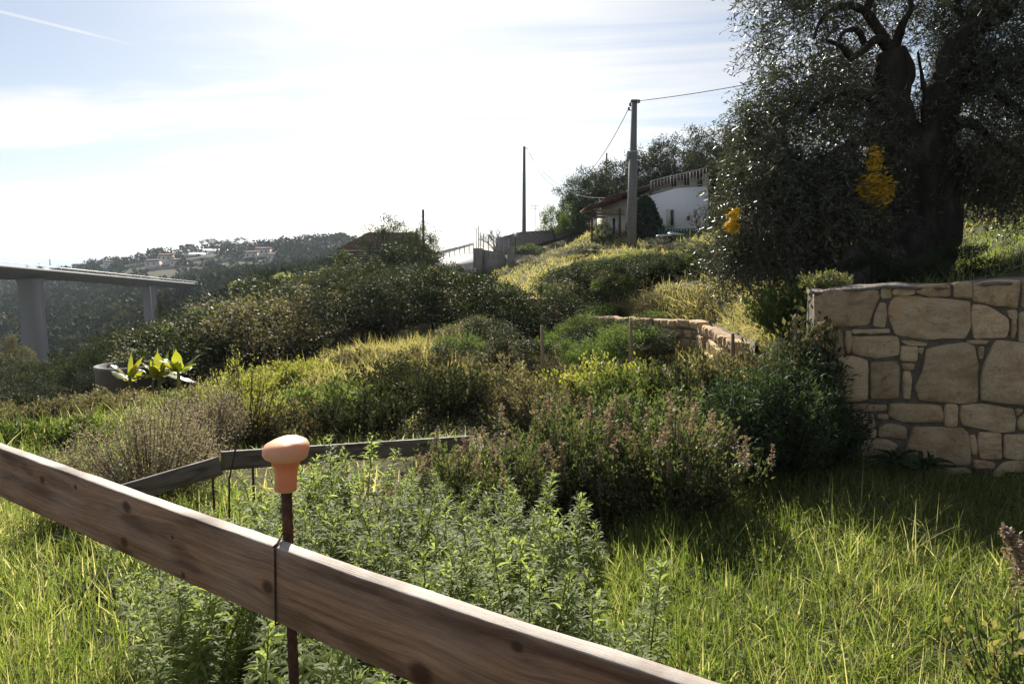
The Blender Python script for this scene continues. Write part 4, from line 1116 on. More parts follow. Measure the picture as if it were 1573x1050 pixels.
shrub('flowering_shrub', gp(720, 700, 4.25), 'brownish sage shrub with faded flower spikes, left of the centre, behind the weeds', .55, .45, .56, 120, 9000, .036, .45, 'sage', 21, spikes=30, tintp=.2, upright=.4)
shrub('flowering_shrub', gp(880, 700, 4.5), 'green and brown sage shrub with pinkish spikes, middle of the sage row', .6, .5, .64, 130, 10500, .036, .5, 'sage', 22, spikes=34, tintp=.16, upright=.38)
shrub('flowering_shrub', gp(1045, 700, 4.35), 'sage shrub with pale pink flower spikes beside the sunlit grass', .55, .45, .62, 130, 10500, .036, .48, 'sage', 23, spikes=38, tintp=.2, upright=.38)
shrub('flowering_shrub', gp(960, 690, 5.3), 'yellowish sage shrub rising behind the row of flower spikes', .85, .5, .66, 100, 8000, .04, .5, 'sage', 24, spikes=12, upright=.4)
shrub('lavender_bush', gp(1205, 700, 4.95), 'dark green narrow leaved bush against the left end of the stone wall', .52, .45, .88, 150, 12000, .065, .16, 'lavender', 25, strip=True, upright=.35)
shrub('lavender_bush', gp(1150, 700, 4.85), 'grey green narrow leaved bush between the sage shrubs and the dark bush', .36, .36, .78, 90, 7000, .06, .17, 'lavender', 26, strip=True, upright=.35)
shrub('lavender_bush', gp(1270, 715, 5.0), 'small dark bush spreading at the foot of the stone wall', .30, .25, .45, 60, 3400, .06, .18, 'lavender', 27, strip=True, upright=.3)
shrub('heath_shrub', gp(225, 690, 5.2), 'rounded dry purple brown shrub with pale seed heads, above the left board', .62, .55, .72, 130, 4200, .03, .3, 'bush_brown', 28, stem='twig_dry', flower=70, upright=.5)
shrub('heath_shrub', gp(315, 660, 6.6), 'smaller dry purplish shrub right of the rounded dry shrub', .5, .4, .7, 90, 2600, .03, .3, 'bush_brown', 29, stem='twig_dry', flower=70, upright=.45)
shrub('heath_shrub', gp(130, 700, 4.9), 'low dry brown shrub just above the left end of the plank', .42, .35, .36, 70, 2200, .03, .3, 'bush_brown', 30, stem='twig_dry', flower=70, upright=.4)
shrub('pale_shrub', gp(375, 640, 7.4), 'pale yellow dry shrub between the purplish shrub and the orange cap', .5, .4, .95, 80, 3200, .045, .3, 'bush_yellow', 31, stem='twig_dry', upright=.4, flower=10)
# edge shrub with a seed spike at the lower right corner
t_ = shrub('corner_shrub', gp(1585, 950, 2.35), 'woody shrub with reddish leaves entering at the lower right corner', .22, .2, .46, 22, 420, .045, .45, 'bush_green', 32, tintp=.4, upright=.4)
sp_ = MB(); rg = rgen(77)
top_ = at(1545, 812, 2.25); bot_ = at(1585, 900, 2.3); loc_ = np.array(t_.location)
m2 = 420; zz = rg.uniform(0, 1, m2)
Ps = (top_ + (bot_ - top_) * zz[:, None]) - loc_ + rg.normal(0, 1, (m2, 3)) * (.006 + .02 * zz)[:, None]
leaves(sp_, Ps, rand_dirs(m2, -1, 1, rg), .02, .8, rng=rg)
tag(sp_.build('flower_spike', M['spike'], t_), kind='stuff')
MB().tube([(0, 0, 0), tuple((bot_ - loc_) * .6 + (0, 0, .05)), tuple(bot_ - loc_), tuple(top_ - loc_)], .004, 5).build('stalk', M['twig'], t_)
# rosette plants at the foot of the wall
for i, (px, py, Yd, sc) in enumerate(((1375, 720, 4.85, .17), (1420, 722, 4.8, .19))):
    rg = rgen(300 + i); loc = gp(px, py, Yd)
    t_ = thing('rosette_plant', loc, ('dark leafy rosette plant at the wall foot, the left of two', 'dark leafy rosette plant at the wall foot, the right of two')[i], 'plant', 'rosettes at the wall foot')
    fo = MB(); n_ = 34; a_ = rg.uniform(0, 6.28, n_); e_ = rg.uniform(.3, 1.2, n_)
    strips(fo, np.tile(np.array((0, 0, .12)), (n_, 1)) + rg.normal(0, .02, (n_, 3)), np.stack([np.cos(a_) * np.cos(e_), np.sin(a_) * np.cos(e_), np.sin(e_)], -1), sc * rg.uniform(.8, 1.4, n_), .035, .5, (.4, .9, 1, .6, .05), rng=rg)
    fo.build('foliage', M['lavender'], t_)
    MB().tube([(0, 0, -.04), (0, 0, .14)], .008, 6).build('stem', M['twig'], t_)

shrub('tall_bramble', gp(1240, 600, 5.18), 'tall brown green bramble covering the left end of the stone wall', .22, .16, 1.12, 80, 6000, .055, .45, 'bush_dark', 61, stem='twig_dry', upright=.3, tintp=.45)
shrub('hanging_bramble', (*(WALL_P - WALL_D * .12 - WALL_N * .25), 1.4), 'small dry bramble growing on top of the left wall end', .2, .16, .13, 50, 1800, .03, .45, 'sage', 62, stem='twig_dry', upright=.3, tintp=.4)
shrub('pale_shrub', gp(1262, 430, 6.9), 'pale green shrub on the terrace behind the left end of the wall', .17, .15, .13, 50, 2000, .024, .5, 'bush_green', 63, upright=.4)
shrub('pale_shrub', gp(1212, 430, 7.3), 'small pale shrub on the bank edge beside the metal sheet', .25, .22, .25, 50, 2200, .035, .5, 'bush_green', 64, upright=.4)
# shrubs and brambles on the rough ground behind the plot
rough = [(430, 7.6, .7, .75, 'bush_brown', 'brown bramble left of the second board, behind the orange cap'), (500, 8.5, .8, .85, 'bush_green', 'greenish bramble on the bank behind the grey board'), (560, 7.5, .7, .8, 'bush_dark', 'dark bramble directly behind the grey board'),
         (620, 9.5, .9, .95, 'bush_dark', 'tall dark bramble below the straw coloured bank crest'), (690, 8.2, .7, 1.0, 'bush_dark', 'dark leafy bramble behind the left sage shrub'), (660, 11.0, .9, .8, 'bush_brown', 'brown bramble hanging from the straw coloured bank crest'),
         (750, 9.0, .8, .95, 'bush_brown', 'brown dry bramble left of the middle sage shrub, on the bank'), (840, 8.0, .8, .85, 'bush_brown', 'tan dry bramble behind the middle sage shrub'), (930, 8.4, .8, .85, 'bush_yellow', 'yellowish bramble behind the sage row, right of centre'),
         (1000, 7.6, .8, .85, 'bush_green', 'green bramble behind the right sage shrub'), (1080, 7.4, .8, .95, 'bush_dark', 'dark grey green bramble left of the narrow leaved bushes'), (1150, 7.2, .7, .95, 'bush_brown', 'brownish bramble behind the narrow leaved bush'),
         (1215, 7.0, .5, .9, 'bush_green', 'green bramble near the left end of the stone wall'), (480, 12.0, .8, .6, 'bush_yellow', 'yellow green bramble on the left end of the bank crest'), (400, 11.5, .7, .6, 'bush_yellow', 'bright yellow bramble on the slope right of the banana plants'),
         (560, 12.2, .7, .45, 'bush_brown', 'tan bramble on the crest between yellow and brown brambles')]
rough += [(20, 8.0, .5, .5, 'bush_green', 'green weed clump in the tall grass at the left edge'), (75, 9.5, .6, .55, 'bush_brown', 'brownish weed clump in the tall grass below the tank'), (120, 7.6, .5, .5, 'bush_green', 'green weed clump just above the dry purple shrub'), (165, 10.5, .7, .6, 'bush_brown', 'tan weed clump in front of the water tank'), (-30, 10.5, .7, .6, 'bush_brown', 'tan weed clump partly cut by the left edge'), (290, 10.0, .6, .6, 'bush_green', 'green weed clump below the banana plants'), (50, 12.0, .7, .6, 'bush_dark', 'dark weed clump on the slope left of the tank')]
for i, (px, Yd, rx, H, mt, lb) in enumerate(rough):
    shrub('bramble', gp(px, 600, Yd), lb, rx, rx * .8, H * .62, 80, 4600, .05, .5, mt, 400 + i, group='brambles behind the plot', stem='twig_dry', upright=.45, tintp=.15)

# ------------------------------------------------------------------ trees on the hillside
def crown_mesh(seed, rx, rz, ncl, nl, leaf, mat, wr=.4, clump=.32, flat=0.0, updir=.3):
    rg = rgen(seed); mb_ = MB()
    d = rand_dirs(ncl, -.55, 1, rg); k = rg.uniform(.45, 1.0, ncl) ** .6
    c = d * k[:, None] * np.array((rx, rx, rz)) * (1 + .25 * np.sin(d[:, :1] * 5 + seed) * np.cos(d[:, 1:2] * 4))
    pick = rg.integers(0, ncl, nl)
    sz = rg.uniform(.5, 1.25, ncl) * clump * rx
    P = c[pick] + rand_dirs(nl, -1, 1, rg) * (rg.uniform(0, 1, nl) ** .4 * sz[pick])[:, None] * np.array((1, 1, .8))
    D = unit(rand_dirs(nl, -1, 1, rg) + unit(P) * .5 + np.array((0, 0, updir)))
    leaves(mb_, P, D, leaf * rg.uniform(.6, 1.4, nl), wr, rng=rg, rnd=np.clip(rg.uniform(0, 1, ncl)[pick] * .5 + rg.uniform(0, .5, nl), 0, 1))
    return mb_.mesh('crown', mat)


def trunk_mesh(seed, H, r, rx, rz, mat, nlimb=5):
    rg = rgen(seed); mb_ = MB()
    b = rg.normal(0, .08 * H, 2)
    mb_.tube([(0, 0, -.25), (b[0] * .3, b[1] * .3, H * .35), (b[0], b[1], H * .75)], [r * 1.3, r, r * .7], 7)
    for k in range(nlimb):
        a = k * 6.28 / nlimb + rg.uniform(-.4, .4); e = rg.uniform(.4, .9)
        mb_.tube([(b[0] * .6, b[1] * .6, H * .55), (b[0] + math.cos(a) * rx * .35, b[1] + math.sin(a) * rx * .35, H * .55 + rz * .5), (b[0] + math.cos(a) * rx * .7, b[1] + math.sin(a) * rx * .7, H * .7 + rz * e)], [r * .6, r * .35, r * .12], 5, caps=False)
    return mb_.mesh('trunk', mat)


KINDS = {}
def kind(name, mat, n, H, r, rx, rz, cz, ncl, nl, leaf, wr=.4, clump=.32, bark='twig', updir=.3):
    KINDS[name] = [(trunk_mesh(900 + i * 7, H, r, rx, rz, M[bark]), crown_mesh(950 + i * 13 + len(KINDS) * 101, rx, rz, ncl, nl, leaf, M[mat], wr, clump, updir=updir), cz) for i in range(n)]


# unit trees about 1 m of crown radius, scaled when placed
kind('olive', 'olive_far', 4, .8, .09, 1.0, .95, 1.25, 60, 6500, .085, .28, .32)
kind('dark', 'bush_dark', 4, .35, .05, 1.0, .85, .75, 56, 6000, .075, .42, .34)
kind('green', 'bush_green', 3, .35, .05, 1.0, .8, .7, 50, 5000, .075, .45, .34)
kind('yellow', 'bush_yellow', 2, .3, .04, 1.0, .75, .65, 46, 4500, .075, .45, .34)
kind('brown', 'bush_brown', 3, .3, .04, 1.0, .75, .65, 50, 5000, .07, .4, .34)
kind('pine', 'conifer', 3, 1.4, .08, 1.0, .55, 1.9, 26, 1500, .13, .35, .38)


def tree(kind_, i, loc, sc, label, cat, group, name='tree', rz=None, sz=None):
    tr, cr_, cz = KINDS[kind_][i % len(KINDS[kind_])]
    t_ = thing(name, loc, label, cat, group, rw.uniform(0, 6.28) if rz is None else rz)
    t_.scale = (sc, sc, sz or sc)
    link_mesh('trunk', tr, t_); link_mesh('crown', cr_, t_, (0, 0, cz))
    return t_


def tree_px(kind_, i, px, ytop, ybase_Y, label, cat='tree', group=None, name='tree', wpx=None):
    """Stands on the ground at distance Y, its crown reaching up to photo row ytop, wpx wide."""
    g_ = gp(px, 500, ybase_Y); ztop = at(px, ytop, ybase_Y)[2]
    H = max(.6, ztop - g_[2]); tr, cr_, cz = KINDS[kind_][0]
    unit_h = cz + (.95 if kind_ == 'olive' else .85 if kind_ != 'pine' else .6)
    s_z = H / unit_h
    s_x = (wpx / 2 * ybase_Y / F) / 1.1 if wpx else s_z
    t_ = tree(kind_, i, g_, s_x, label, cat, group, name, sz=s_z)
    return t_


# dark olive row beyond the tank, left
row = [(20, 545, 34, 95), (75, 548, 32, 90), (130, 535, 30, 90), (-40, 560, 30, 90), (175, 505, 36, 95), (215, 492, 38, 90), (255, 498, 36, 80), (120, 565, 26, 80), (50, 580, 24, 80), (-10, 590, 22, 90), (185, 540, 30, 80), (235, 530, 31, 80), (280, 515, 34, 80), (150, 520, 42, 80)]
for i, (px, yt, Yd, wp) in enumerate(row):
    tree_px('olive', i, px, yt, Yd, 'dark olive tree in the row beyond the round water tank', 'tree', 'olive row beyond the tank', 'olive_tree', wp)
for i in range(9):
    px = 40 + i * 30; tree_px('dark', i, px, float(np.interp(px, [40, 150, 290], [566, 530, 486])), 27 + (i % 3) * 2, 'dark dense bush at the lower edge of the olive row', 'bush', 'dark bushes under the olive row', 'bush', 84)
tree_px('dark', 1, 252, 455, 60, 'round dark tree beside the second viaduct pier', 'tree', name='tree', wpx=30)
for i, (px, yt, Yd, wp) in enumerate(((8, 512, 75, 50), (36, 528, 70, 40), (-25, 520, 72, 50))):
    tree_px('brown', i, px, yt, Yd, 'reddish brown autumn tree at the left edge below the viaduct', 'tree', 'autumn trees at the left edge', 'tree', wp)

# dense scrub on the middle slope
OUT_PX = [200, 260, 300, 370, 440, 520, 560, 680, 730, 790, 880, 960]
OUT_PY = [560, 500, 470, 448, 424, 402, 400, 412, 418, 440, 452, 455]
rs = rgen(42); placed = []; tries = 0
while len(placed) < 150 and tries < 4000:
    tries += 1
    px = rs.uniform(255, 860); Yd = math.exp(rs.uniform(math.log(16), math.log(62)))
    if 770 < px < 850 and Yd < 48: continue
    g_ = gp(px, 500, Yd)
    zmax = at(px, float(np.interp(px, OUT_PX, OUT_PY)) + rs.uniform(0, 18), Yd)[2]
    H = min(rs.uniform(1.6, 4.2), zmax - g_[2])
    if H < 1.1: continue
    if any(math.hypot(g_[0] - q[0], g_[1] - q[1]) < (q[2] + H) * .30 for q in placed): continue
    placed.append((g_[0], g_[1], H))
    kd = rs.choice(['dark', 'dark', 'dark', 'olive', 'brown', 'brown', 'green', 'dark', 'olive', 'yellow'])
    sc = H / (2.1 if kd == 'olive' else 1.6)
    lab = {'dark': 'dark leafy bush in the dense scrub on the middle slope', 'olive': 'grey green wild olive in the dense scrub on the middle slope', 'brown': 'brown dry bush in the dense scrub on the middle slope', 'green': 'fresh green bush in the dense scrub on the middle slope', 'yellow': 'yellow green bush in the dense scrub on the middle slope'}[kd]
    lab += ', ' + ('left end towards the viaduct' if px < 400 else 'left of the tiled house' if px < 520 else 'below the tiled house' if px < 680 else 'beside the dry grass track')
    tree(kd, len(placed), g_, sc * 1.15, lab.replace('in the dense scrub', 'in dense scrub').replace('on the middle slope', 'on the slope'), 'bush', 'scrub on the middle slope', 'bush', sz=sc)
for i, (px, yt, Yd, wp, lb) in enumerate(((345, 470, 40, 40, 'yellow green bush on the slope above the banana plants'), (310, 492, 36, 40, 'small yellow bush left of the slope scrub'), (530, 385, 56, 26, 'bright yellow green bush at the corner of the brown roofed house'), (505, 408, 54, 34, 'yellow bush below the brown roofed house'), (450, 418, 90, 60, 'pale yellow bush on the ridge right of the viaduct'), (390, 428, 110, 70, 'yellowish bush at the right end of the viaduct'))):
    tree_px('yellow', i, px, yt, Yd, lb, 'bush', name='bush', wpx=wp)
n2 = 0; tries = 0
while n2 < 95 and tries < 5000:
    tries += 1
    px = rs.uniform(770, 1120); Yd = math.exp(rs.uniform(math.log(14.5), math.log(50))); g_ = gp(px, 500, Yd)
    if 772 < px < 850: continue
    zmax = at(px, float(np.interp(px, [770, 850, 900, 1000, 1110], [432, 412, 400, 388, 385])) + rs.uniform(0, 14), Yd)[2]
    H = min(rs.uniform(.7, 1.8), zmax - g_[2])
    if H < .5 or any(math.hypot(g_[0] - q[0], g_[1] - q[1]) < (q[2] + H) * .28 for q in placed): continue
    placed.append((g_[0], g_[1], H)); n2 += 1
    kd = rs.choice(['dark', 'dark', 'dark', 'brown', 'green'])
    tree(kd, n2, g_, H / 1.45, {'dark': 'dark low bush on the terraces below the white house', 'brown': 'brown low bush on the terraces below the white house', 'green': 'green low bush on the terraces below the white house'}[kd], 'bush', 'bushes below the white house', 'bush', sz=H / 1.6)
for i in range(46):
    px = rs.uniform(640, 1020); Yd = rs.uniform(10.5, 16.5) if not 770 < px < 850 else rs.uniform(10, 12); g_ = gp(px, 500, Yd); H = rs.uniform(.35, .75)
    kd = rs.choice(['dark', 'dark', 'brown', 'green'])
    tree(kd, i, g_, H / 1.3, {'dark': 'dark low bush in the hollow behind the straw coloured bank', 'brown': 'brown low bush in the hollow behind the straw coloured bank', 'green': 'green low bush in the hollow behind the straw coloured bank'}[kd], 'bush', 'bushes in the hollow', 'bush', sz=H / 1.6)
# the tall dark trees in front of the brown roofed house
tree_px('olive', 0, 600, 338, 54, 'tall dark tree with feathery top beside the brown roofed house', 'tree', name='tree', wpx=90)
tree_px('olive', 2, 650, 340, 53, 'dark tree next to the wooden mast, left of the road', 'tree', name='tree', wpx=56)
tree_px('dark', 3, 625, 372, 50, 'broad dark bush under the two tall trees by the road', 'bush', name='bush', wpx=110)
tree_px('dark', 2, 690, 404, 56, 'low grey green bush below the pale road', 'bush', name='bush', wpx=60)
# olive grove on the hill behind the white house
grove = [(895, 262, 58, 80), (925, 250, 57, 86), (955, 238, 56, 86), (990, 226, 55, 90), (1025, 214, 54, 92), (1060, 200, 52, 96), (1095, 190, 50, 96), (1135, 184, 48, 100)]
for i, (px, yt, Yd, wp) in enumerate(grove):
    tree_px('olive', i, px, yt, Yd, 'olive tree in the grove on the hill behind the white house', 'tree', 'olive grove behind the white house', 'olive_tree', wp)
for i, (px, yt, Yd, wp) in enumerate(((885, 295, 56, 70), (920, 285, 55, 80), (955, 275, 54, 80), (990, 265, 53, 80), (1025, 258, 52, 80), (1060, 245, 50, 90), (1095, 240, 48, 90), (1135, 235, 46, 100), (1180, 240, 44, 110))):
    tree_px('dark', i, px, yt, Yd, 'dark undergrowth bush beneath the olive grove behind the white house', 'bush', 'undergrowth of the olive grove', 'bush', wp)
for i in range(26):
    px = 1190 + i * 19; Yd = 24 + (i * 7 % 5) * 6
    tree_px(('olive', 'dark', 'green')[i % 3], i, px, 318 + (i * 31) % 40 - (px - 1190) * .08, Yd, 'bush on the hillside behind the old olive tree', 'bush', 'bushes behind the old olive', 'bush', 110)
# garden shrubs round the house
tree_px('green', 1, 850, 315, 56, 'leafy shrub left of the white house at the end of the garden fence', 'bush', name='bush', wpx=50)
tree_px('green', 2, 880, 312, 54, 'green shrub behind the garden fence, next to the porch', 'bush', name='bush', wpx=50)
tree_px('dark', 0, 925, 340, 38, 'clipped round dark shrub left of the concrete pole', 'bush', name='bush', wpx=36)
tree_px('green', 0, 975, 400, 22, 'yellow green bush below the concrete pole', 'bush', name='bush', wpx=70)
tree_px('yellow', 0, 955, 408, 20, 'bright yellow green bush on the terrace below the pole', 'bush', name='bush', wpx=50)
for i, (px, yt, Yd, wp, kd, lb) in enumerate(((1010, 372, 30, 60, 'dark', 'dark bush below the green picket fence'), (1050, 370, 24, 70, 'olive', 'silvery bush in front of the white house, left of the olive branches'), (1095, 372, 17, 70, 'olive', 'silvery bush under the left branches of the old olive'), (900, 392, 33, 70, 'dark', 'dark bush on the terrace left of the pole'), (860, 405, 36, 60, 'brown', 'brown bush below the concrete retaining wall'), (1070, 405, 15, 60, 'dark', 'dark bush behind the dry grass bank'), (1150, 395, 11.5, 70, 'dark', 'dark bush left of the grey metal sheet'), (1000, 412, 17, 60, 'dark', 'dark bush on the terrace above the dry grass bank'), (820, 420, 40, 60, 'brown', 'brown bush right of the dry grass track'), (900, 425, 22, 60, 'brown', 'brown bush above the dry grass bank'))):
    tree_px(kd, i, px, yt, Yd, lb, 'bush', name='bush', wpx=wp)
# skyline trees on the far hill
sky_trees = [(320, 368, 20), (331, 366, 18), (342, 370, 18), (353, 368, 18), (364, 370, 18), (376, 364, 24), (386, 372, 18), (300, 380, 12), (460, 362, 12), (474, 360, 18), (487, 368, 16), (495, 361, 12), (510, 366, 18), (440, 372, 20), (425, 376, 18), (410, 380, 20), (220, 387, 10), (145, 397, 12), (186, 393, 14), (68, 406, 10), (50, 409, 8), (530, 372, 20), (455, 372, 26), (400, 386, 24)]
for i, (px, yt, wp) in enumerate(sky_trees):
    Yd = 548 - (i % 4) * 6
    tree_px('pine' if i < 8 or 8 <= i < 12 else 'dark', i, px, yt, Yd, 'small dark tree on the skyline of the far hill', 'tree', 'skyline trees on the far hill', 'tree', wp)

# far woods: one mass
rg = rgen(60); mb = MB(); N = 8200
pxs = rg.uniform(-420, 640, N); Ys = np.exp(rg.uniform(math.log(95), math.log(565), N))
X = (pxs - W_PX / 2) / F * Ys; Zg = ground(X, Ys)
py_g = H_PX / 2 - F * ((Zg - CAM_Z) / Ys + math.tan(PITCH))
openp = vnoise(X, Ys, .03, 7.0)
keep_ = (openp < .55) | (rg.random(N) < .25)
keep_ &= ~((pxs > 440) & (Ys < 130)) & ~((pxs > 190) & (pxs < 290) & (Ys < 190)) & ~((pxs > 20) & (pxs < 95) & (Ys < 128))
for hx, hy in ((252, 470), (232, 455), (272, 450), (402, 450), (385, 440), (418, 430), (120, 520), (168, 500), (330, 520), (298, 510), (402, 470), (330, 500), (300, 470), (255, 445), (350, 440), (200, 480), (390, 430), (375, 425)):
    keep_ &= ~((np.abs(pxs - hx) < 11) & (Ys < hy + 12) & (Ys > hy - 75))
X, Ys, Zg = X[keep_], Ys[keep_], Zg[keep_]; N = len(X)
rad = rg.uniform(1.2, 3.6, N) * np.clip(Ys / 250, .55, 1.25)
K = 34
idx = np.repeat(np.arange(N), K)
d = rand_dirs(N * K, -.15, 1, rg)
P = np.stack([X, Ys, Zg + rad * .5], -1)[idx] + d * (rad[idx] * rg.uniform(.6, 1.05, N * K))[:, None] * np.array((1, 1, .85))
tintv = ((rg.random(N) < .10) * rg.uniform(.3, 1, N))[idx]
leaves(mb, P, unit(d + rand_dirs(N * K, -1, 1, rg) * .8), (rad * .55)[idx] * rg.uniform(.5, 1.2, N * K), .8, rng=rg, tint=tintv, rnd=np.clip(rg.uniform(0, 1, N)[idx] * .6 + rg.uniform(0, .4, N * K), 0, 1))
tag(mb.build('far_woodland', M['far_wood']), 'dark mixed woodland covering the valley and the far hill', 'woodland', kind='stuff')
#PART4

# ------------------------------------------------------------------ the old olive on the terrace
OY = 7.9
ob = at(1392, 432, OY); ob[2] = gz(ob[0], ob[1])
olive = thing('old_olive_tree', ob, 'huge old olive tree with gnarled dark trunk on the terrace above the stone wall', 'tree')


def oat(px, py, Y): return at(px, py, Y) - ob


def gnarl(p, c, i):
    d = p - c; r_ = np.linalg.norm(d)
    q = p + ob
    f = 1 + .5 * mnoise.noise(Vector((q[0] * 3.1, q[1] * 3.1, q[2] * 1.5))) + .32 * mnoise.noise(Vector((q[0] * 8, q[1] * 8, q[2] * 3.2))) + .08 * mnoise.noise(Vector((q[0] * 21, q[1] * 21, q[2] * 9)))
    return c + d * f


def spline(pts, rad, m=8):
    P = np.array(pts, float); n_ = len(P); t = np.arange(n_); tt = np.linspace(0, n_ - 1, (n_ - 1) * m + 1)
    out = []
    for x in tt:
        i = min(int(x), n_ - 2); u = x - i
        p0, p1, p2, p3 = P[max(i - 1, 0)], P[i], P[i + 1], P[min(i + 2, n_ - 1)]
        out.append(.5 * ((2 * p1) + (-p0 + p2) * u + (2 * p0 - 5 * p1 + 4 * p2 - p3) * u * u + (-p0 + 3 * p1 - 3 * p2 + p3) * u ** 3))
    return np.array(out), np.interp(tt, t, rad)


tk = MB()
P_, r_ = spline([oat(1372, 475, OY), oat(1382, 428, OY), oat(1404, 370, OY), oat(1416, 318, OY), oat(1404, 262, OY), oat(1380, 212, OY), oat(1368, 160, OY), oat(1374, 110, OY), oat(1368, 78, OY)], [.72, .54, .40, .33, .31, .25, .21, .20, .15])
tk.tube(P_, r_, 26, gnarl)
P_, r_ = spline([oat(1405, 330, OY), oat(1425, 270, OY - .1), oat(1440, 215, OY - .15), oat(1448, 150, OY - .2), oat(1462, 100, OY - .2), oat(1490, 50, OY - .3), oat(1540, 5, OY - .4), oat(1580, -60, OY - .5)], [.30, .26, .22, .19, .17, .15, .11, .07])
tk.tube(P_, r_, 22, gnarl)
P_, r_ = spline([oat(1398, 345, OY - .05), oat(1372, 390, OY - .2), oat(1345, 412, OY - .3), oat(1315, 425, OY - .4), oat(1292, 445, OY - .5)], [.26, .34, .30, .24, .12])
tk.tube(P_, r_, 18, gnarl)
tk.build('trunk', M['bark'], olive, smooth=True)
limbs = [([(1372, 85), (1350, 60), (1330, 75), (1310, 88), (1290, 70), (1270, 62)], .055), ([(1372, 78), (1345, 40), (1325, 15), (1290, 10), (1262, 30), (1250, 60)], .05), ([(1375, 75), (1385, 40), (1400, 10), (1390, -30)], .06), ([(1330, 75), (1318, 48), (1296, 50), (1285, 75)], .035), ([(1385, 190), (1340, 150), (1300, 140), (1260, 160), (1220, 190)], .08), ([(1390, 230), (1340, 210), (1290, 230), (1240, 260), (1190, 290), (1150, 320)], .08), ([(1450, 130), (1425, 150), (1415, 110), (1410, 80)], .04), ([(1455, 110), (1500, 120), (1540, 150), (1590, 190)], .09), ([(1440, 210), (1490, 190), (1540, 230), (1600, 270)], .08), ([(1490, 50), (1470, 10), (1480, -40)], .06), ([(1330, 15), (1345, -10), (1380, -40)], .045)]
for pts, r0 in limbs:
    P_, r_ = spline([oat(a, b, OY - .12 * i) for i, (a, b) in enumerate(pts)], np.linspace(r0, r0 * .3, len(pts)))
    MB().tube(P_, r_, 10, gnarl).build('limb', M['bark'], olive, smooth=True)

lobes = [(1240, 225, 7.9, 115, 135, .9, 1150), (1185, 315, 7.6, 80, 90, .7, 900), (1265, 320, 7.5, 88, 90, .6, 950), (1225, 70, 8.0, 62, 110, .7, 420), (1325, 205, 8.9, 70, 100, .6, 520), (1510, 190, 7.8, 95, 115, .9, 1300), (1570, 270, 8.3, 80, 42, .8, 520), (1540, 60, 7.6, 66, 80, .7, 600), (1465, 250, 8.6, 55, 48, .7, 380), (1650, 180, 8.0, 100, 200, 1.2, 800), (1500, -110, 8.0, 220, 90, 1.2, 1000), (1240, -70, 8.0, 100, 70, .8, 400), (1130, 392, 7.9, 42, 42, .5, 260), (1215, 395, 8.0, 65, 34, .5, 340), (1310, 120, 8.4, 55, 55, .5, 320), (1180, 190, 8.0, 50, 50, .4, 200), (1475, 30, 8.0, 45, 40, .4, 260), (1340, 20, 8.3, 90, 22, .4, 160)]
rg = rgen(808)
fo, tw, ye = MB(), MB(), MB()
for (px, py, Yd, rx, ry, rd, ns_) in lobes:
    c = oat(px, py, Yd); k = Yd / F
    d = rand_dirs(ns_, -1, 1, rg); q = rg.uniform(.25, 1.0, ns_) ** .5
    B = c + d * q[:, None] * np.array((rx * k, rd, ry * k))
    D = unit(d * .6 + rand_dirs(ns_, -.9, .5, rg) + np.array((0, 0, -.15)))
    Ls = rg.uniform(.22, .5, ns_)
    strips(tw, B - D * (Ls * .4)[:, None], D, Ls * 1.3, .006, .35, (1, .8, .5), rng=rg)
    nl = 14
    t = np.tile(np.linspace(.05, 1, nl), ns_); ix = np.repeat(np.arange(ns_), nl)
    Pp = (B - D * (Ls * .4)[:, None])[ix] + D[ix] * (Ls[ix] * 1.3 * t)[:, None]; Pp[:, 2] -= .35 * Ls[ix] * 1.3 * t * t
    Dl = unit(D[ix] * .75 + rand_dirs(len(ix), -1, 1, rg))
    leaves(fo, Pp, Dl, rg.uniform(.042, .08, len(ix)), .24, rng=rg, fold=.3)
fo.build('foliage', M['olive'], olive)
tag(tw.build('twig', M['twig'], olive), kind='stuff')
for (px, py, Yd, rx, ry, n_) in ((1338, 285, 7.0, 20, 26, 520), (1345, 245, 7.0, 12, 24, 200), (1362, 290, 7.0, 10, 28, 220), (1126, 345, 7.2, 9, 13, 150), (1130, 328, 7.2, 8, 11, 110)):
    c = oat(px, py, Yd); k = Yd / F; d = rand_dirs(n_, -1, 1, rg) * (rg.uniform(0, 1, n_) ** .5)[:, None]
    leaves(ye, c + d * np.array((rx * k, .1, ry * k)), unit(rand_dirs(n_, -.8, .2, rg) + np.array((-.6, 0, -.1))), rg.uniform(.04, .075, n_), .32, rng=rg, tint=1.0)
tag(tag(ye.build('yellow_leaves', M['olive'], olive), kind='stuff'), 'bright yellow leaf sprays')
# boulder / dead stump at its foot
def blob(rx, ry, rz, seed, n_=22, m_=14, amp=.3):
    mb_ = MB(); V = []
    for i in range(m_ + 1):
        f = math.pi * i / m_
        for j in range(n_):
            a = 2 * math.pi * j / n_
            d = Vector((math.sin(f) * math.cos(a), math.sin(f) * math.sin(a), -math.cos(f)))
            k = 1 + amp * mnoise.noise(d * 1.6 + Vector((seed, 0, 0))) + amp * .5 * mnoise.noise(d * 4 + Vector((seed, 3, 0)))
            V.append((d.x * rx * k, d.y * ry * k, d.z * rz * k))
    i_ = np.arange(m_)[:, None] * n_; j_ = np.arange(n_)[None, :]; k_ = (j_ + 1) % n_
    mb_.add(V, quads=np.stack([i_ + j_, i_ + k_, i_ + n_ + k_, i_ + n_ + j_], -1).reshape(-1, 4))
    return mb_


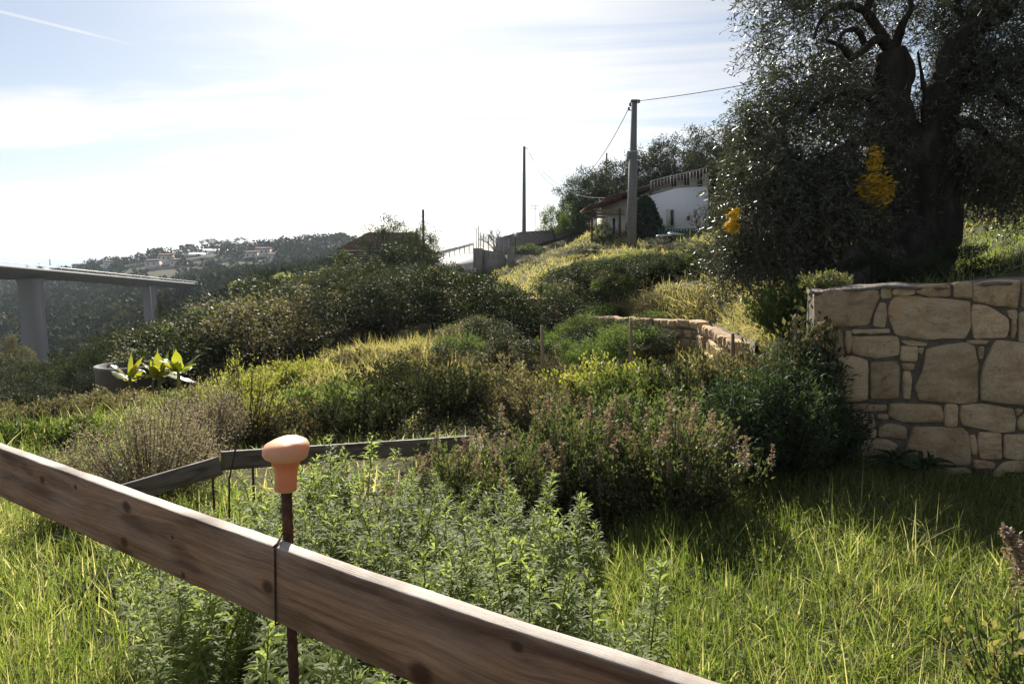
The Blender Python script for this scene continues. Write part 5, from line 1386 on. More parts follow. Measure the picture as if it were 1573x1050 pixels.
g_ = gp(1308, 420, 7.3)
bo = blob(.17, .16, .26, 4).build('boulder', M['rock'], smooth=True, loc=(g_[0], g_[1], g_[2] + .14)); tag(bo, 'grey boulder leaning at the left foot of the old olive trunk', 'boulder')
for i, (px, Yd, sc) in enumerate(((1465, 7.2, .30), (1425, 6.6, .24), (1340, 6.9, .28))):
    g_ = gp(px, 430, Yd)
    tree('dark', i, g_, sc, ('dark low plant right of the old olive trunk', 'dark low plant in front of the old olive trunk', 'dark low plant left of the old olive trunk')[i], 'plant', None, 'low_plant', sz=sc * .8)
# grey corrugated sheet leaning by the bank
a_, b_ = at(1186, 425, 9.6), at(1226, 420, 9.0)
gz0 = min(gz(a_[0], a_[1]), gz(b_[0], b_[1])); ztop = at(1225, 342, 9.0)[2]
sh = thing('metal_sheet', (a_[0], a_[1], gz0), 'grey ribbed metal sheet standing upright beside the old olive', 'metal sheet')
d_ = (b_ - a_); d_[2] = 0; L_ = np.linalg.norm(d_); d_ /= L_; nn = np.array((-d_[1], d_[0], 0))
mb = MB(); V = []
for i in range(57):
    x = L_ * i / 56; off = .018 * math.tanh(3 * math.sin(i * 2 * math.pi / 7))
    for zz in (-.05, ztop - gz0):
        V.append(d_ * x + nn * off + (0, 0, zz))
mb.add(V, quads=[(2 * i, 2 * i + 2, 2 * i + 3, 2 * i + 1) for i in range(56)])
mb.build('sheet', M['sheet'], sh)
MB().bar(d_ * L_ + (0, 0, -.1), d_ * L_ + (0, 0, ztop - gz0 + .05), .04, .04).build('post', M['steel'], sh)

# ------------------------------------------------------------------ tank, banana plants, thin pole
tp = at(197, 600, 15.5); gt = gz(tp[0], tp[1]); zt = at(197, 560, 15.5)[2]
tank = thing('water_tank', (tp[0], tp[1], gt), 'round grey concrete water tank behind the banana plants', 'tank')
hT = zt - gt
mb = MB(); mb.lathe([(.64, -.3), (.64, hT - .06), (.66, hT - .06), (.66, hT), (.57, hT), (.57, hT - .25), (.02, hT - .25)], 40); mb.build('wall', M['tank'], tank)
MB().lathe([(.57, hT - .2), (.01, hT - .198)], 40).build('water', M['sea'], tank)
MB().tube([(.62, -.1, -.2), (.66, -.12, hT + .1)], .018, 8).build('pipe', M['steel'], tank)

def banana(loc, label, seed, leafspec):
    rg = rgen(seed); t_ = thing('banana_plant', loc, label, 'plant', 'banana plants by the tank')
    MB().tube([(0, 0, -.1), (.01, 0, .3), (0, .01, .55)], [.05, .04, .025], 8).build('stem', M['bush_green'], t_)
    for (az, el, L, W, dr, ti) in leafspec:
        D = np.array((math.cos(az) * math.cos(el), math.sin(az) * math.cos(el), math.sin(el))); side = np.cross(D, (0, 0, 1)); side /= np.linalg.norm(side) + 1e-6
        mb_ = MB(); K = 12; V, C = [], []
        for i in range(K + 1):
            t = i / K; p = np.array((0, 0, .45)) + D * L * t - np.array((0, 0, dr * L * t * t)); w = W * (math.sin(min(1, t * 1.15 + .03) * math.pi) ** .6) * (.82 + .3 * rg.random()) if t > .12 else .012
            w = max(w, .01)
            for sg in (-1, 0, 1):
                V.append(p + side * sg * w / 2 + np.array((0, 0, -.18 * w * abs(sg) + .06 * w * rg.normal()))); C.append((rg.random(), t, ti))
        q = []
        for i in range(K):
            for j in (0, 1): q.append((i * 3 + j, i * 3 + j + 1, i * 3 + j + 4, i * 3 + j + 3))
        mb_.add(V, quads=q, col=C); mb_.build('leaf', M['banana'], t_)


def L6(n_, rg): return [(rg.uniform(0, 6.28), rg.uniform(.35, 1.3), rg.uniform(.55, .95), rg.uniform(.16, .26), rg.uniform(.2, .7), max(0, rg.normal(.2, .25))) for _ in range(n_)]


rr2 = random.Random(5)
for i, (px, Yd, lb) in enumerate(((200, 13.2, 'banana plant with one upright pale leaf in front of the water tank'), (245, 13.6, 'broad leaved banana plant, middle of the three right of the tank'), (275, 13.2, 'banana plant with yellowing leaves, the right of the three'))):
    p = at(px, 600, Yd); zg = max(gz(p[0], p[1]), at(px, 612, Yd)[2])
    rg2 = rgen(60 + i)
    spec = L6(9, rg2) + [(1.0 + i, 1.45, .62, .2, .05, .3)]
    banana((p[0], p[1], gz(p[0], p[1])), lb, 70 + i, spec)
p0 = at(236, 545, 32); p1 = at(234, 440, 32); g_ = gz(p0[0], p0[1])
t_ = thing('thin_pole', (p0[0], p0[1], g_), 'thin pale pole standing among the dark olives left of centre', 'pole')
MB().tube([(0, 0, -.3), (0, 0, p1[2] - g_)], [.05, .035], 8).build('shaft', M['concrete'], t_)

# ------------------------------------------------------------------ viaduct
VD = np.array((-0.1935, 1.0)); VD /= np.linalg.norm(VD)
def vpt(d, off=0.0):   # point on the near edge of the deck at forward distance d
    x = -83.5 - .1935 * (d - 125); z = .8 - .051 * (d - 118)
    return np.array((x, d, z)) + np.array((-VD[1], VD[0], 0)) * off
via = thing('viaduct', (-89, 125, gz(-86, 125)), 'long grey concrete motorway viaduct on tall piers crossing the valley', 'bridge')
vo = np.array(via.location)
mb = MB(); ds = list(np.linspace(40, 285, 74)); piers = [123.0, 186.0, 60.0]; V = []
for d in ds:
    near = min(abs(d - p) for p in piers); dep = .9 + .55 * max(0, 1 - near / 30) ** 2
    a = vpt(d) - vo; b = vpt(d, 11) - vo
    for (q, dz) in ((a, 0), (b, 0), (b, -.3), (b + (a - b) * .25, -.45), (b + (a - b) * .3, -dep), (b + (a - b) * .7, -dep), (b + (a - b) * .75, -.45), (a, -.3)): V.append(q + (0, 0, dz))
k = 8; n_ = len(ds)
i_ = np.arange(n_ - 1)[:, None] * k; j_ = np.arange(k)[None, :]; k2 = (j_ + 1) % k
mb.add(V, quads=np.stack([i_ + j_, i_ + k2, i_ + k + k2, i_ + k + j_], -1).reshape(-1, 4), polys=[list(range(k)), list(range((n_ - 1) * k, n_ * k))])
mb.build('deck', M['viaduct'], via)
for off in (-.15, 11.15):
    mb = MB(); mb.tube([vpt(d, off) - vo + (0, 0, .1) for d in ds], .3, 4); mb.build('parapet', M['viaduct'], via)
for off in (.3, 10.7):
    mb = MB(); mb.tube([vpt(d, off) - vo + (0, 0, .95) for d in ds], .07, 5); mb.build('guard_rail', M['steel'], via)
for d in piers[:2]:
    c = vpt(d, 3.0) - vo; c[2] -= 1.4
    gl = gz(*(vpt(d, 3.5)[:2])) - vo[2] - 3
    sN = 1.0 if d < 150 else .95
    mb = MB(); V = []
    u = np.array((VD[0], VD[1], 0)); v = np.array((VD[1], -VD[0], 0))
    for (zz, kx) in ((gl, 1.1), (c[2] - 1.2, 1.0), (c[2] - 1.0, 1.0), (c[2] + .2, 1.3)):
        for (sa, sb) in ((-1, -1), (1, -1), (1, 1), (-1, 1)):
            p = np.array((c[0], c[1], 0)) + u * sa * 2.35 * sN * (kx if zz < c[2] - .5 else 1) + v * sb * 1.0 * kx; p[2] = zz; V.append(p)
    mb.add(V, quads=[(4 * r + i, 4 * r + (i + 1) % 4, 4 * r + 4 + (i + 1) % 4, 4 * r + 4 + i) for r in range(3) for i in range(4)], polys=[[12, 13, 14, 15]])
    mb.build('pier', M['viaduct'], via)

# ------------------------------------------------------------------ far houses, greenhouses, mast
def far_house(px, py, Y, w, h, dpt, label, roof=True, cat='house', group='houses on the far hill', name='house'):
    p = at(px, py, Y); g_ = gz(p[0], p[1]); z0 = g_ - 1; h = max(h, p[2] + h - g_) + .6; p[2] = g_
    t_ = thing(name, (p[0], p[1], z0), label, cat, group)
    hh_ = p[2] + h - z0
    MB().box(-w / 2, w / 2, 0, dpt, 0, hh_).build('wall', M['far_plaster'], t_)
    if roof:
        mb_ = MB(); o_ = .4
        mb_.add([(-w / 2 - o_, -o_, hh_), (w / 2 + o_, -o_, hh_), (w / 2 + o_, dpt + o_, hh_), (-w / 2 - o_, dpt + o_, hh_), (-w / 2 - o_, dpt / 2, hh_ + dpt * .2), (w / 2 + o_, dpt / 2, hh_ + dpt * .2)], quads=[(0, 1, 5, 4), (2, 3, 4, 5), (3, 2, 1, 0)], tris=[(0, 4, 3), (1, 2, 5)])
        mb_.build('roof', M['roof'], t_)
    nw = max(1, int(w // 3))
    for i in range(nw):
        x = -w / 2 + (i + .5) * w / nw
        MB().box(x - .5, x + .5, -.06, .05, hh_ - 2.3, hh_ - .9).build('window', M['glass'], t_)
    return t_


far_list = [(252, 404, 470, 9, 4.5, 7, 'pale two storey house on the far hill left of the greenhouses'), (232, 412, 455, 8, 4, 7, 'low house on the far hill just above the viaduct deck'), (272, 414, 450, 9, 4, 6, 'long low house above the right part of the viaduct'), (402, 396, 450, 9, 5, 7, 'white roofed house below the skyline pines'), (385, 404, 440, 7, 4, 6, 'small stone house beside the steep path on the far hill'), (418, 404, 430, 6, 4, 6, 'small house at the right of the far hill path'), (120, 420, 520, 9, 4, 6, 'house near the left foot of the far hill'), (168, 413, 500, 8, 4, 6, 'house on the left shoulder of the far hill')]
for i, f_ in enumerate(far_list):
    far_house(*f_)
for i, (px, py, Y, w, lb) in enumerate(((330, 390, 520, 26, 'long white greenhouse below the skyline pines'), (298, 396, 510, 18, 'white greenhouse to the left on the far hill terraces'), (402, 392, 470, 10, 'small white greenhouse roof right of the pines'))):
    p = at(px, py, Y); g_ = gz(p[0], p[1]); z0 = min(p[2], g_) - 1; hh_ = p[2] + 2.4 - z0
    t_ = thing('greenhouse', (p[0], p[1], z0), lb, 'greenhouse', 'greenhouses on the far hill')
    MB().box(-w / 2, w / 2, 0, 8, 0, hh_).build('wall', M['greenhouse'], t_)
    MB().add([(-w / 2, 0, hh_ + .01), (w / 2, 0, hh_ + .01), (w / 2, 8, hh_ + .01), (-w / 2, 8, hh_ + .01), (-w / 2, 4, hh_ + 1.6), (w / 2, 4, hh_ + 1.6)], quads=[(0, 1, 5, 4), (2, 3, 4, 5)], tris=[(0, 4, 3), (1, 2, 5)]).build('roof', M['greenhouse'], t_)
for i, (px, py, Y, w) in enumerate(((255, 420, 445, 40), (300, 410, 470, 34), (350, 412, 440, 36), (330, 422, 400, 40), (200, 422, 480, 40), (270, 398, 500, 36))):
    p = at(px, py, Y); g_ = gz(p[0], p[1])
    t_ = thing('terrace_wall', (p[0], p[1], g_), 'pale dry stone terrace wall on the far hill', 'wall', 'terrace walls on the far hill'); t_['kind'] = 'thing'
    V = []; 
    for x in np.linspace(-w / 2, w / 2, 12):
        V += [(x, 0, gz(p[0] + x, p[1]) - g_ - .8), (x, 0, gz(p[0] + x, p[1]) - g_ + 1.7), (x, .8, gz(p[0] + x, p[1]) - g_ + 1.7), (x, .8, gz(p[0] + x, p[1]) - g_ - .8)]
    MB().add(V, quads=[(4 * i + j, 4 * i + 4 + j, 4 * i + 4 + (j + 1) % 4, 4 * i + (j + 1) % 4) for i in range(11) for j in range(4)]).build('stonework', M['concrete'], t_)
p = at(78, 420, 600); g_ = gz(p[0], p[1]); top_ = at(78, 398, 600)[2]
t_ = thing('lattice_mast', (p[0], p[1], g_), 'thin lattice mast on the horizon above the viaduct', 'mast')
hm = top_ - g_
for sx_, sy_ in ((-1, -1), (1, -1), (1, 1), (-1, 1)):
    MB().bar((sx_ * .9, sy_ * .9, -1), (sx_ * .15, sy_ * .15, hm), .16, .16).build('leg', M['dark_steel'], t_)
for i in range(6):
    zz = hm * (i + .5) / 6; r_ = .9 - .75 * zz / hm
    MB().bar((-r_, -r_, zz), (r_, -r_, zz + hm / 12), .1, .1).build('brace', M['dark_steel'], t_)

# ------------------------------------------------------------------ utility poles and wires
def utility_pole(px, ytop, ybase, Y, r0, r1, label, collar=None, name='utility_pole'):
    p = at(px, ybase, Y); g_ = min(p[2], gz(p[0], p[1])); zt = at(px, ytop, Y)[2]
    t_ = thing(name, (p[0], p[1], g_), label, 'pole')
    h = zt - g_
    MB().tube([(0, 0, -.3), (0, 0, h)], [r0, r1], 14).build('shaft', M['pole'], t_, smooth=False)
    return t_, np.array((p[0], p[1], zt)), h, g_


P1, top1, h1, g1 = utility_pole(970, 155, 378, 35, .24, .14, 'tall grey concrete utility pole in front of the white house')
zc_ = at(970, 235, 35)[2] - g1
MB().tube([(0, 0, -.2), (0, 0, zc_)], [.25, .215], 14).build('sleeve', M['pole'], P1)
MB().box(-.33, -.2, -.12, .12, zc_ - .35, zc_ + .08).build('junction_box', M['steel'], P1)
MB().lathe([(.19, zc_), (.19, zc_ + .1)], 14).build('band', M['steel'], P1)
MB().box(-.17, .17, -.17, .17, h1 - .05, h1 + .03).build('cap', M['pole'], P1)
for dx_, dz_ in ((-.26, -.45), (-.2, -.25), (.24, -.1)):
    MB().bar((0, 0, h1 + dz_), (dx_, 0, h1 + dz_), .04, .04).build('bracket', M['dark_steel'], P1)
    MB().lathe([(.03, h1 + dz_), (.06, h1 + dz_ + .03), (.045, h1 + dz_ + .08), (.06, h1 + dz_ + .12), (.02, h1 + dz_ + .16)], 10, (dx_, 0, 0)).build('insulator', M['black'], P1)
P2, top2, h2, g2_ = utility_pole(805, 225, 366, 60, .19, .11, 'slim grey utility pole further up the road, left of the house')
MB().bar((0, 0, h2 - .1), (.35, 0, h2 - .2), .05, .05).build('bracket', M['dark_steel'], P2)
p0 = at(651, 400, 58); p1 = at(651, 322, 58); g_ = gz(p0[0], p0[1])
t_ = thing('wooden_mast', (p0[0], p0[1], g_), 'short dark mast rising behind the dark tree beside the road', 'pole'); MB().tube([(0, 0, -.3), (0, 0, p1[2] - g_)], .1, 8).build('shaft', M['brown_wood'], t_)
p0 = at(931, 300, 62); p1 = at(931, 235, 62); g_ = gz(p0[0], p0[1])
t_ = thing('wooden_mast', (p0[0], p0[1], g_), 'slender dark mast rising from the olive grove', 'pole'); MB().tube([(0, 0, -.3), (0, 0, p1[2] - g_)], .07, 8).build('shaft', M['brown_wood'], t_)


def wire(a, b, sag, label, r_=.018):
    a, b = np.array(a), np.array(b)
    t_ = thing('overhead_wire', a, label, 'wire', 'overhead wires')
    ts = np.linspace(0, 1, 28)[:, None]; P = (b - a) * ts; P[:, 2] -= (4 * sag * ts * (1 - ts))[:, 0]
    MB().tube(P, r_, 5).build('cable', M['black'], t_)


wire(top1 + (-.26, 0, -.35), top2 + (.3, 0, -.15), 3.6, 'sagging wire from the tall concrete pole to the slim pole')
wire(top1 + (.24, 0, 0), at(1700, -20, 24), .5, 'wire from the tall pole towards the old olive tree')
wire(top2 + (.3, 0, -.4), at(935, 303, 44), 1.2, 'thin wire from the slim pole down to the white house', .014)

# ------------------------------------------------------------------ white house
HY = 40.0
hb = at(1000, 362, HY)
house = thing('white_house', (hb[0], HY, hb[2]), 'white hillside house with brown sloping roof and railed terrace', 'house')
ho = np.array(house.location)


def hpx(poly, Y, depth, name, mat, parent=house, base=ho):
    P = [at(a, b, Y) - base for a, b in poly]
    return MB().prism(P, (0, depth, 0)).build(name, M[mat], parent)


hpx([(996, 372), (996, 301), (1040, 289), (1088, 286), (1088, 372)], HY, 5.0, 'wall', 'white_wall')
hpx([(930, 372), (930, 316), (996, 296), (996, 372)], HY + 2.2, 4.0, 'porch_wall', 'cream_wall')
hpx([(1004, 300), (1004, 282), (1088, 263), (1088, 290)], HY + 2.4, 3.0, 'upper_wall', 'cream_wall')
# roof slabs with tile courses
rf = hpx([(930, 309), (1004, 287), (1100, 259), (1100, 255.5), (1004, 283), (930, 305.5)], HY - .1 + 1.2, 6.5, 'roof', 'brown_wood')
for i in range(15):
    for (x0, y0, x1, y1) in ((930, 304.5, 1100, 254.5),):
        a = at(x0 + (x1 - x0) * i / 15, y0 + (y1 - y0) * i / 15, HY + 1.0) - ho; b = at(x0 + (x1 - x0) * (i + 1.12) / 15, y0 + (y1 - y0) * (i + 1.12) / 15 + .9, HY + 1.0) - ho
        MB().prism([a, b, b + (0, 0, .07), a + (0, 0, .07)], (0, 6.8, 0)).build('roof_tile', M['roof'], rf)
pr_ = hpx([(903, 321), (955, 305), (955, 302.5), (903, 318.5)], HY + .3, 4.0, 'porch_roof', 'brown_wood')
for i in range(6):
    a = at(902 + i * 9, 317.6 - i * 2.77, HY + .2) - ho; b = at(902 + (i + 1.15) * 9, 318.0 - (i + 1.15) * 2.77, HY + .2) - ho
    MB().prism([a, b, b + (0, 0, .06), a + (0, 0, .06)], (0, 4.2, 0)).build('roof_tile', M['roof'], pr_)
for i in range(3):
    hpx([(915, 322 + i * 5), (960, 322 + i * 5), (960, 325 + i * 5), (915, 325 + i * 5)], HY + .6 + i * .9, .12, 'porch_beam', 'tan_wood')
for px in (908, 951):
    hpx([(px, 372), (px, 320), (px + 3, 320), (px + 3, 372)], HY + .5, .12, 'porch_post', 'brown_wood')
wd = hpx([(934, 360), (934, 333), (949, 333), (949, 360)], HY + 2.1, .09, 'door', 'white_wall')
hpx([(941, 359), (941, 335), (945, 335), (945, 359)], HY + 2.03, .06, 'pane', 'glass', wd)
w1 = hpx([(1024, 347), (1024, 321), (1036, 321), (1036, 347)], HY - .07, .06, 'window_frame', 'shutter')
hpx([(1030.5, 346), (1030.5, 322.5), (1034.5, 322.5), (1034.5, 346)], HY - .1, .025, 'pane', 'glass', w1)
hpx([(1025, 346), (1025, 322.5), (1030, 322.5), (1030, 346)], HY - .12, .045, 'shutter', 'shutter', w1)
hpx([(1022.5, 349), (1022.5, 347.2), (1037.5, 347.2), (1037.5, 349)], HY - .16, .15, 'sill', 'concrete', w1)
hpx([(1056, 338), (1056, 332), (1060, 332), (1060, 338)], HY - .08, .07, 'wall_lamp', 'dark_steel')
# upper openings behind the railing
for px in (1032, 1052, 1072):
    hpx([(px, 287), (px, 271 - (px - 1032) * .12), (px + 7, 270 - (px - 1032) * .12), (px + 7, 286)], HY + 2.33, .06, 'upper_window', 'glass')
MB().tube([at(978, 300, HY + 2.0) - ho, at(985, 303, HY + 2.0) - ho, at(988, 309, HY + 2.0) - ho, at(988, 360, HY + 2.0) - ho], .05, 8).build('drainpipe', M['dark_steel'], house)
rl = MB().tube([at(1000, 278, HY - .05) - ho, at(1058, 264, HY - .05) - ho, at(1086, 257, HY - .05) - ho], .035, 6).build('railing', M['steel'], house)
MB().tube([at(1000, 297, HY - .05) - ho, at(1040, 287, HY - .05) - ho, at(1086, 283, HY - .05) - ho], .025, 6).build('lower_rail', M['steel'], rl)
for i in range(18):
    x = 1000 + i * 5.0; y0 = 278 - (x - 1000) * .243; y1 = float(np.interp(x, [1000, 1040, 1086], [297, 287, 283]))
    MB().bar(at(x, y0, HY - .05) - ho, at(x, y1, HY - .05) - ho, .022 if i % 6 else .05, .022).build('baluster', M['steel'], rl)

# conifer in front of the house
g_ = gp(990, 375, 37.5); zt = at(990, 305, 37.5)[2]; Hc = zt - g_[2]
t_ = thing('cypress_bush', g_, 'dark conical conifer between the concrete pole and the white wall', 'tree')
rg = rgen(91); mb = MB(); n_ = 9000; tz = rg.uniform(0, 1, n_); a_ = rg.uniform(0, 6.28, n_)
rr_ = 1.15 * np.clip(1 - tz, 0, 1) ** .62 * (.25 + .75 * tz ** .15) * rg.uniform(.5, 1, n_) ** .4 * (1 + .18 * np.sin(a_ * 4 + tz * 9) + .1 * np.sin(a_ * 9 - tz * 17))
leaves(mb, np.stack([np.cos(a_) * rr_, np.sin(a_) * rr_, .1 + tz * Hc * .97], -1), unit(np.stack([np.cos(a_) * .5, np.sin(a_) * .5, np.ones(n_)], -1) + rand_dirs(n_, -1, 1, rg) * .4), rg.uniform(.1, .22, n_), .35, rng=rg)
mb.build('crown', M['conifer'], t_); MB().tube([(0, 0, -.2), (0, 0, Hc * .7)], [.09, .03], 7).build('trunk', M['twig'], t_)


def picket_fence(a, b, h, n_, label, mat='green_wood', w=.09):
    a, b = np.array(a, float), np.array(b, float)
    t_ = thing('picket_fence', a, label, 'fence', 'picket fences by the white house')
    for i in range(n_):
        p = (b - a) * i / (n_ - 1)
        o = MB(); o.prism([p + (-w / 2, 0, -.1), p + (w / 2, 0, -.1), p + (w / 2, 0, h * .92), p + (0, 0, h), p + (-w / 2, 0, h * .92)], (0, .03, 0)); o.build('picket', M[mat], t_)
    for k in (.3, .75):
        MB().bar((0, .05, h * k), tuple(b - a + (0, .05, h * k)), .04, .08).build('rail', M[mat], t_)


def fence_px(x0, x1, Y, ytop, ybot, n_, label, **kw):
    a, b = at(x0, ybot, Y), at(x1, ybot, Y)
    h = at((x0 + x1) / 2, ytop, Y)[2] - a[2]
    picket_fence(a, b, h, n_, label, **kw)


fence_px(1012, 1075, 36.5, 349, 378, 15, 'dark green picket fence in front of the white house wall')
fence_px(858, 906, 56.3, 333, 351, 20, 'green picket fence along the garden left of the porch')
# white covered things beside the fence
for i, (px, py, w, lb) in enumerate(((1022, 374, .6, 'white covered garden bench below the picket fence'), (1040, 372, .6, 'white tilted garden table beside the covered bench'))):
    p = at(px, py, 33); g_ = gz(p[0], p[1]); t_ = thing('garden_table', (p[0], p[1], g_), lb, 'table')
    z_ = max(.5, at(px, 364, 33)[2] - g_)
    MB().prism([(-w / 2, 0, z_), (w / 2, 0, z_ - .1 * i), (w / 2, 0, z_ - .1 * i + .05), (-w / 2, 0, z_ + .05)], (0, .7, 0)).build('top', M['white_wall'], t_)
    for sx_ in (-1, 1):
        for yy in (.08, .62): MB().bar((sx_ * w * .42, yy, -.1), (sx_ * w * .42, yy, z_ - .05), .05, .05).build('leg', M['dark_steel'], t_)

# ------------------------------------------------------------------ road, retaining walls, mesh fence, guard rail
P = [at(668, 404, 60), at(727, 404, 58), at(728, 388, 70), at(700, 384, 78)]
mb = MB(); V = []
rl_, rr_ = [at(660, 412, 57), at(676, 396, 66), at(700, 386, 80)], [at(729, 412, 55), at(732, 397, 64), at(733, 386, 80)]
for a, b in zip(rl_, rr_): V += [a, b]
for a, b in zip(rl_, rr_): V += [a - (0, 0, 2.5), b - (0, 0, 2.5)]
mb.add(V, quads=[(0, 1, 3, 2), (2, 3, 5, 4), (0, 6, 7, 1), (0, 2, 8, 6), (2, 4, 10, 8), (1, 7, 9, 3), (3, 9, 11, 5)])
tag(mb.build('road', M['road']), kind='structure')
gr0, gr1 = at(672, 390, 64), at(727, 374, 79)
t_ = thing('guard_rail', gr0, 'steel guard rail along the outer edge of the pale road', 'guard rail')
d_ = gr1 - gr0
MB().bar((0, 0, 0), tuple(d_), .06, .32).build('beam', M['steel'], t_)
for i in range(8):
    p = d_ * i / 7; MB().bar(tuple(p + (0, .06, -1.1)), tuple(p + (0, .06, .2)), .1, .1).build('post', M['steel'], t_)


def wall_px(poly, Y, depth, label, mat='concrete', name='retaining_wall', skew=0.0):
    P = [at(a, b, Y + skew * (a - poly[0][0])) for a, b in poly]
    c = P[0]; t_ = thing(name, c, label, 'wall'); t_['kind'] = 'thing'
    MB().prism([p - c for p in P], (0, depth, 0)).build('masonry', M[mat], t_)
    return t_


wall_px([(727, 430), (727, 381), (741, 381), (741, 430)], 54, 1.2, 'concrete corner pillar at the end of the pale road')
wall_px([(741, 430), (741, 383), (772, 388), (780, 400), (780, 430)], 54.4, .4, 'sloping concrete retaining wall under the mesh fence')
wall_px([(779, 412), (779, 381), (858, 381), (858, 412)], 52, .5, 'low grey retaining wall right of the mesh fence')
wall_px([(760, 392), (762, 366), (800, 356), (910, 349), (910, 385)], 56, .6, 'long rough grey terrace wall left of the porch', 'rock')
wall_px([(640, 412), (640, 396), (672, 394), (672, 412)], 62, .5, 'low parapet wall at the lower end of the pale road')
# mesh fence with posts
fa, fb = at(735, 380, 53.5), at(782, 388, 52.2)
t_ = thing('mesh_fence', fa, 'light metal mesh fence on the sloping retaining wall', 'fence')
d_ = fb - fa
for i in range(7):
    p = d_ * i / 6; MB().bar(tuple(p + (0, 0, -.6)), tuple(p + (0, 0, 1.15 + (.5 if i == 0 else 0))), .06, .06).build('post', M['steel'], t_)
mb = MB()
for i in range(9): mb.bar(tuple(np.array((0, 0, .1 + i * .12))), tuple(d_ + (0, 0, .1 + i * .12)), .014, .014)
for i in range(40): p = d_ * i / 39; mb.bar(tuple(p + (0, 0, .05)), tuple(p + (0, 0, 1.1)), .014, .014)
tag(mb.build('mesh_wire', M['steel'], t_), kind='stuff')
for i, px in enumerate((732, 738)):
    a = at(px, 384, 54.3); b = at(px, 350 + i * 6, 54.3)
    t_ = thing('fence_stake', a, ('left of two thin stakes on the corner pillar', 'right of two thin stakes on the corner pillar')[i], 'stake', 'stakes on the pillar'); MB().tube([(0, 0, -.1), tuple(b - a)], .03, 6).build('rod', M['steel'], t_)
# globe lamp
a = at(792, 383, 51.5); b = at(792, 363, 51.5)
t_ = thing('garden_lamp', a, 'small white globe lamp on a dark post on the grey retaining wall', 'lamp')
MB().tube([(0, 0, -.2), tuple(b - a)], .035, 8).build('post', M['dark_steel'], t_)
blob(.15, .15, .15, 1, 16, 10, 0).build('globe', M['lamp_globe'], t_, smooth=True, loc=b - a + (0, 0, .1))
tree_px('green', 2, 812, 374, 52.6, 'low clipped hedge on the grey retaining wall beside the globe lamp', 'bush', name='bush', wpx=60)

# bare trees
def bare_tree(loc, H, seed, label, spread=1.0, group='bare trees by the road'):
    rg = random.Random(seed); t_ = thing('bare_tree', loc, label, 'tree', group); mb_ = MB(); tr = MB()
    def grow(m_, p, d, L, r_, lev):
        q = p + d * L
        mid = p + d * L * .5 + Vector((rg.uniform(-1, 1), rg.uniform(-1, 1), rg.uniform(-.3, .6))) * L * .08
        m_.tube([p, mid, q], [r_, r_ * .8, r_ * .6], 5 if lev < 2 else 3, caps=False)
        if lev >= 5: return
        for k in range(3 if lev < 3 else 2):
            nd = (d + Vector((rg.uniform(-1, 1) * spread, rg.uniform(-1, 1) * spread, rg.uniform(-.25, .6)))).normalized()
            grow(mb_, q - d * L * rg.uniform(0, .35), nd, L * rg.uniform(.6, .82), r_ * .6, lev + 1)
    grow(tr, Vector((0, 0, -.2)), Vector((rg.uniform(-.1, .1), rg.uniform(-.1, .1), 1)).normalized(), H * .32, H * .03, 0)
    tr.build('trunk', M['twig'], t_); mb_.build('branches', M['twig'], t_)


for i, (px, yb, yt, Y, lb) in enumerate(((760, 372, 335, 60, 'small spreading bare tree against the sky above the road, leftmost'), (775, 370, 336, 61, 'bare twiggy tree against the sky, left of the slim pole'), (792, 368, 340, 62, 'low bare tree just left of the slim pole'), (895, 415, 362, 36, 'bare branching tree left of the clipped round shrub'), (1072, 372, 290, 34, 'bare tree with reddish twigs in front of the white wall'))):
    g_ = gp(px, yb, Y); Hh = at(px, yt, Y)[2] - g_[2]
    bare_tree(g_, max(1.2, Hh) * 1.0, 30 + i, lb, .9)
p = at(822, 335, 62); g_ = gz(p[0], p[1])
t_ = thing('tv_antenna', (p[0], p[1], g_), 'thin aerial with crossbars right of the slim pole', 'antenna'); hA = at(822, 316, 62)[2] - g_
MB().tube([(0, 0, -.2), (0, 0, hA)], .03, 6).build('mast', M['steel'], t_)
for k in (0, .25): MB().bar((-.5, 0, hA - k), (.3, 0, hA - k), .03, .03).build('crossbar', M['steel'], t_)

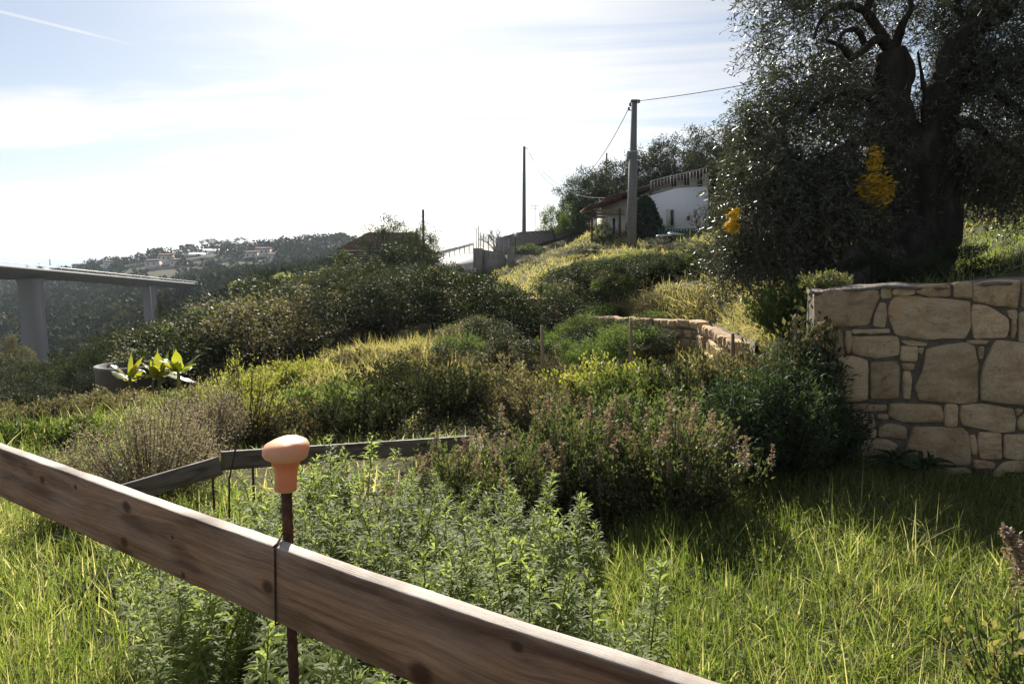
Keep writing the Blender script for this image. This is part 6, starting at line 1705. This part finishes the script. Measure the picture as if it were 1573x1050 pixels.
# brown roofed house, left of the road
BY = 58.0
bb = at(530, 412, BY); bh = thing('brown_roofed_house', (bb[0], BY, bb[2] - 1), 'house with brown tiled roof half hidden by the dark trees', 'house'); bo_ = np.array(bh.location)
def bpx(poly, Y, depth, name, mat, parent=bh): return MB().prism([at(a, b, Y) - bo_ for a, b in poly], (0, depth, 0)).build(name, M[mat], parent)
bpx([(532, 425), (532, 386), (640, 386), (640, 425)], BY, 6, 'wall', 'brown_wood')
bpx([(546, 410), (546, 396), (556, 396), (556, 410)], BY - .08, .07, 'window', 'glass')
e0, e1, r0_, r1_ = at(518, 384, BY - .6) - bo_, at(650, 384, BY - .6) - bo_, at(566, 358, BY + 3.2) - bo_, at(640, 358, BY + 3.2) - bo_
e2, e3 = e0 + (0, 7.6, 0), e1 + (0, 7.6, 0)
rb = MB().add([e0, e1, e2, e3, r0_, r1_], quads=[(0, 1, 5, 4), (3, 2, 4, 5)], tris=[(2, 0, 4), (1, 3, 5)], polys=[[0, 2, 3, 1]]).build('roof', M['brown_wood'], bh)
for i in range(9):
    f0, f1 = i / 9, (i + 1.1) / 9
    a, b = e0 + (r0_ - e0) * f0, e1 + (r1_ - e1) * f0; c, d = e0 + (r0_ - e0) * f1, e1 + (r1_ - e1) * f1
    up_ = np.array((0, -.03, .07)); MB().add([a + up_ * 1.6, b + up_ * 1.6, d + up_, c + up_, a, b], quads=[(0, 1, 2, 3), (4, 5, 1, 0)]).build('roof_tile', M['roof'], rb)
MB().bar(tuple(e0 + (0, -.05, -.05)), tuple(e1 + (0, -.05, -.05)), .12, .14).build('gutter', M['steel'], rb)
bpx([(533, 396), (537, 388), (575, 388), (575, 396)], BY - .9, .8, 'awning', 'roof')

# ------------------------------------------------------------------ haze
m, nt, n, l, out = newmat('haze_air')
pv = n.new('ShaderNodeVolumePrincipled'); pv.inputs['Color'].default_value = (0.74, 0.86, 1.0, 1); pv.inputs['Density'].default_value = 0.0002; pv.inputs['Anisotropy'].default_value = 0.1
l.new(pv.outputs[0], out.inputs['Volume']); M['haze'] = m
hz = MB().box(-61000, 61000, -61000, 61000, -92, 60).build('haze', M['haze'])
tag(hz, kind='stuff')
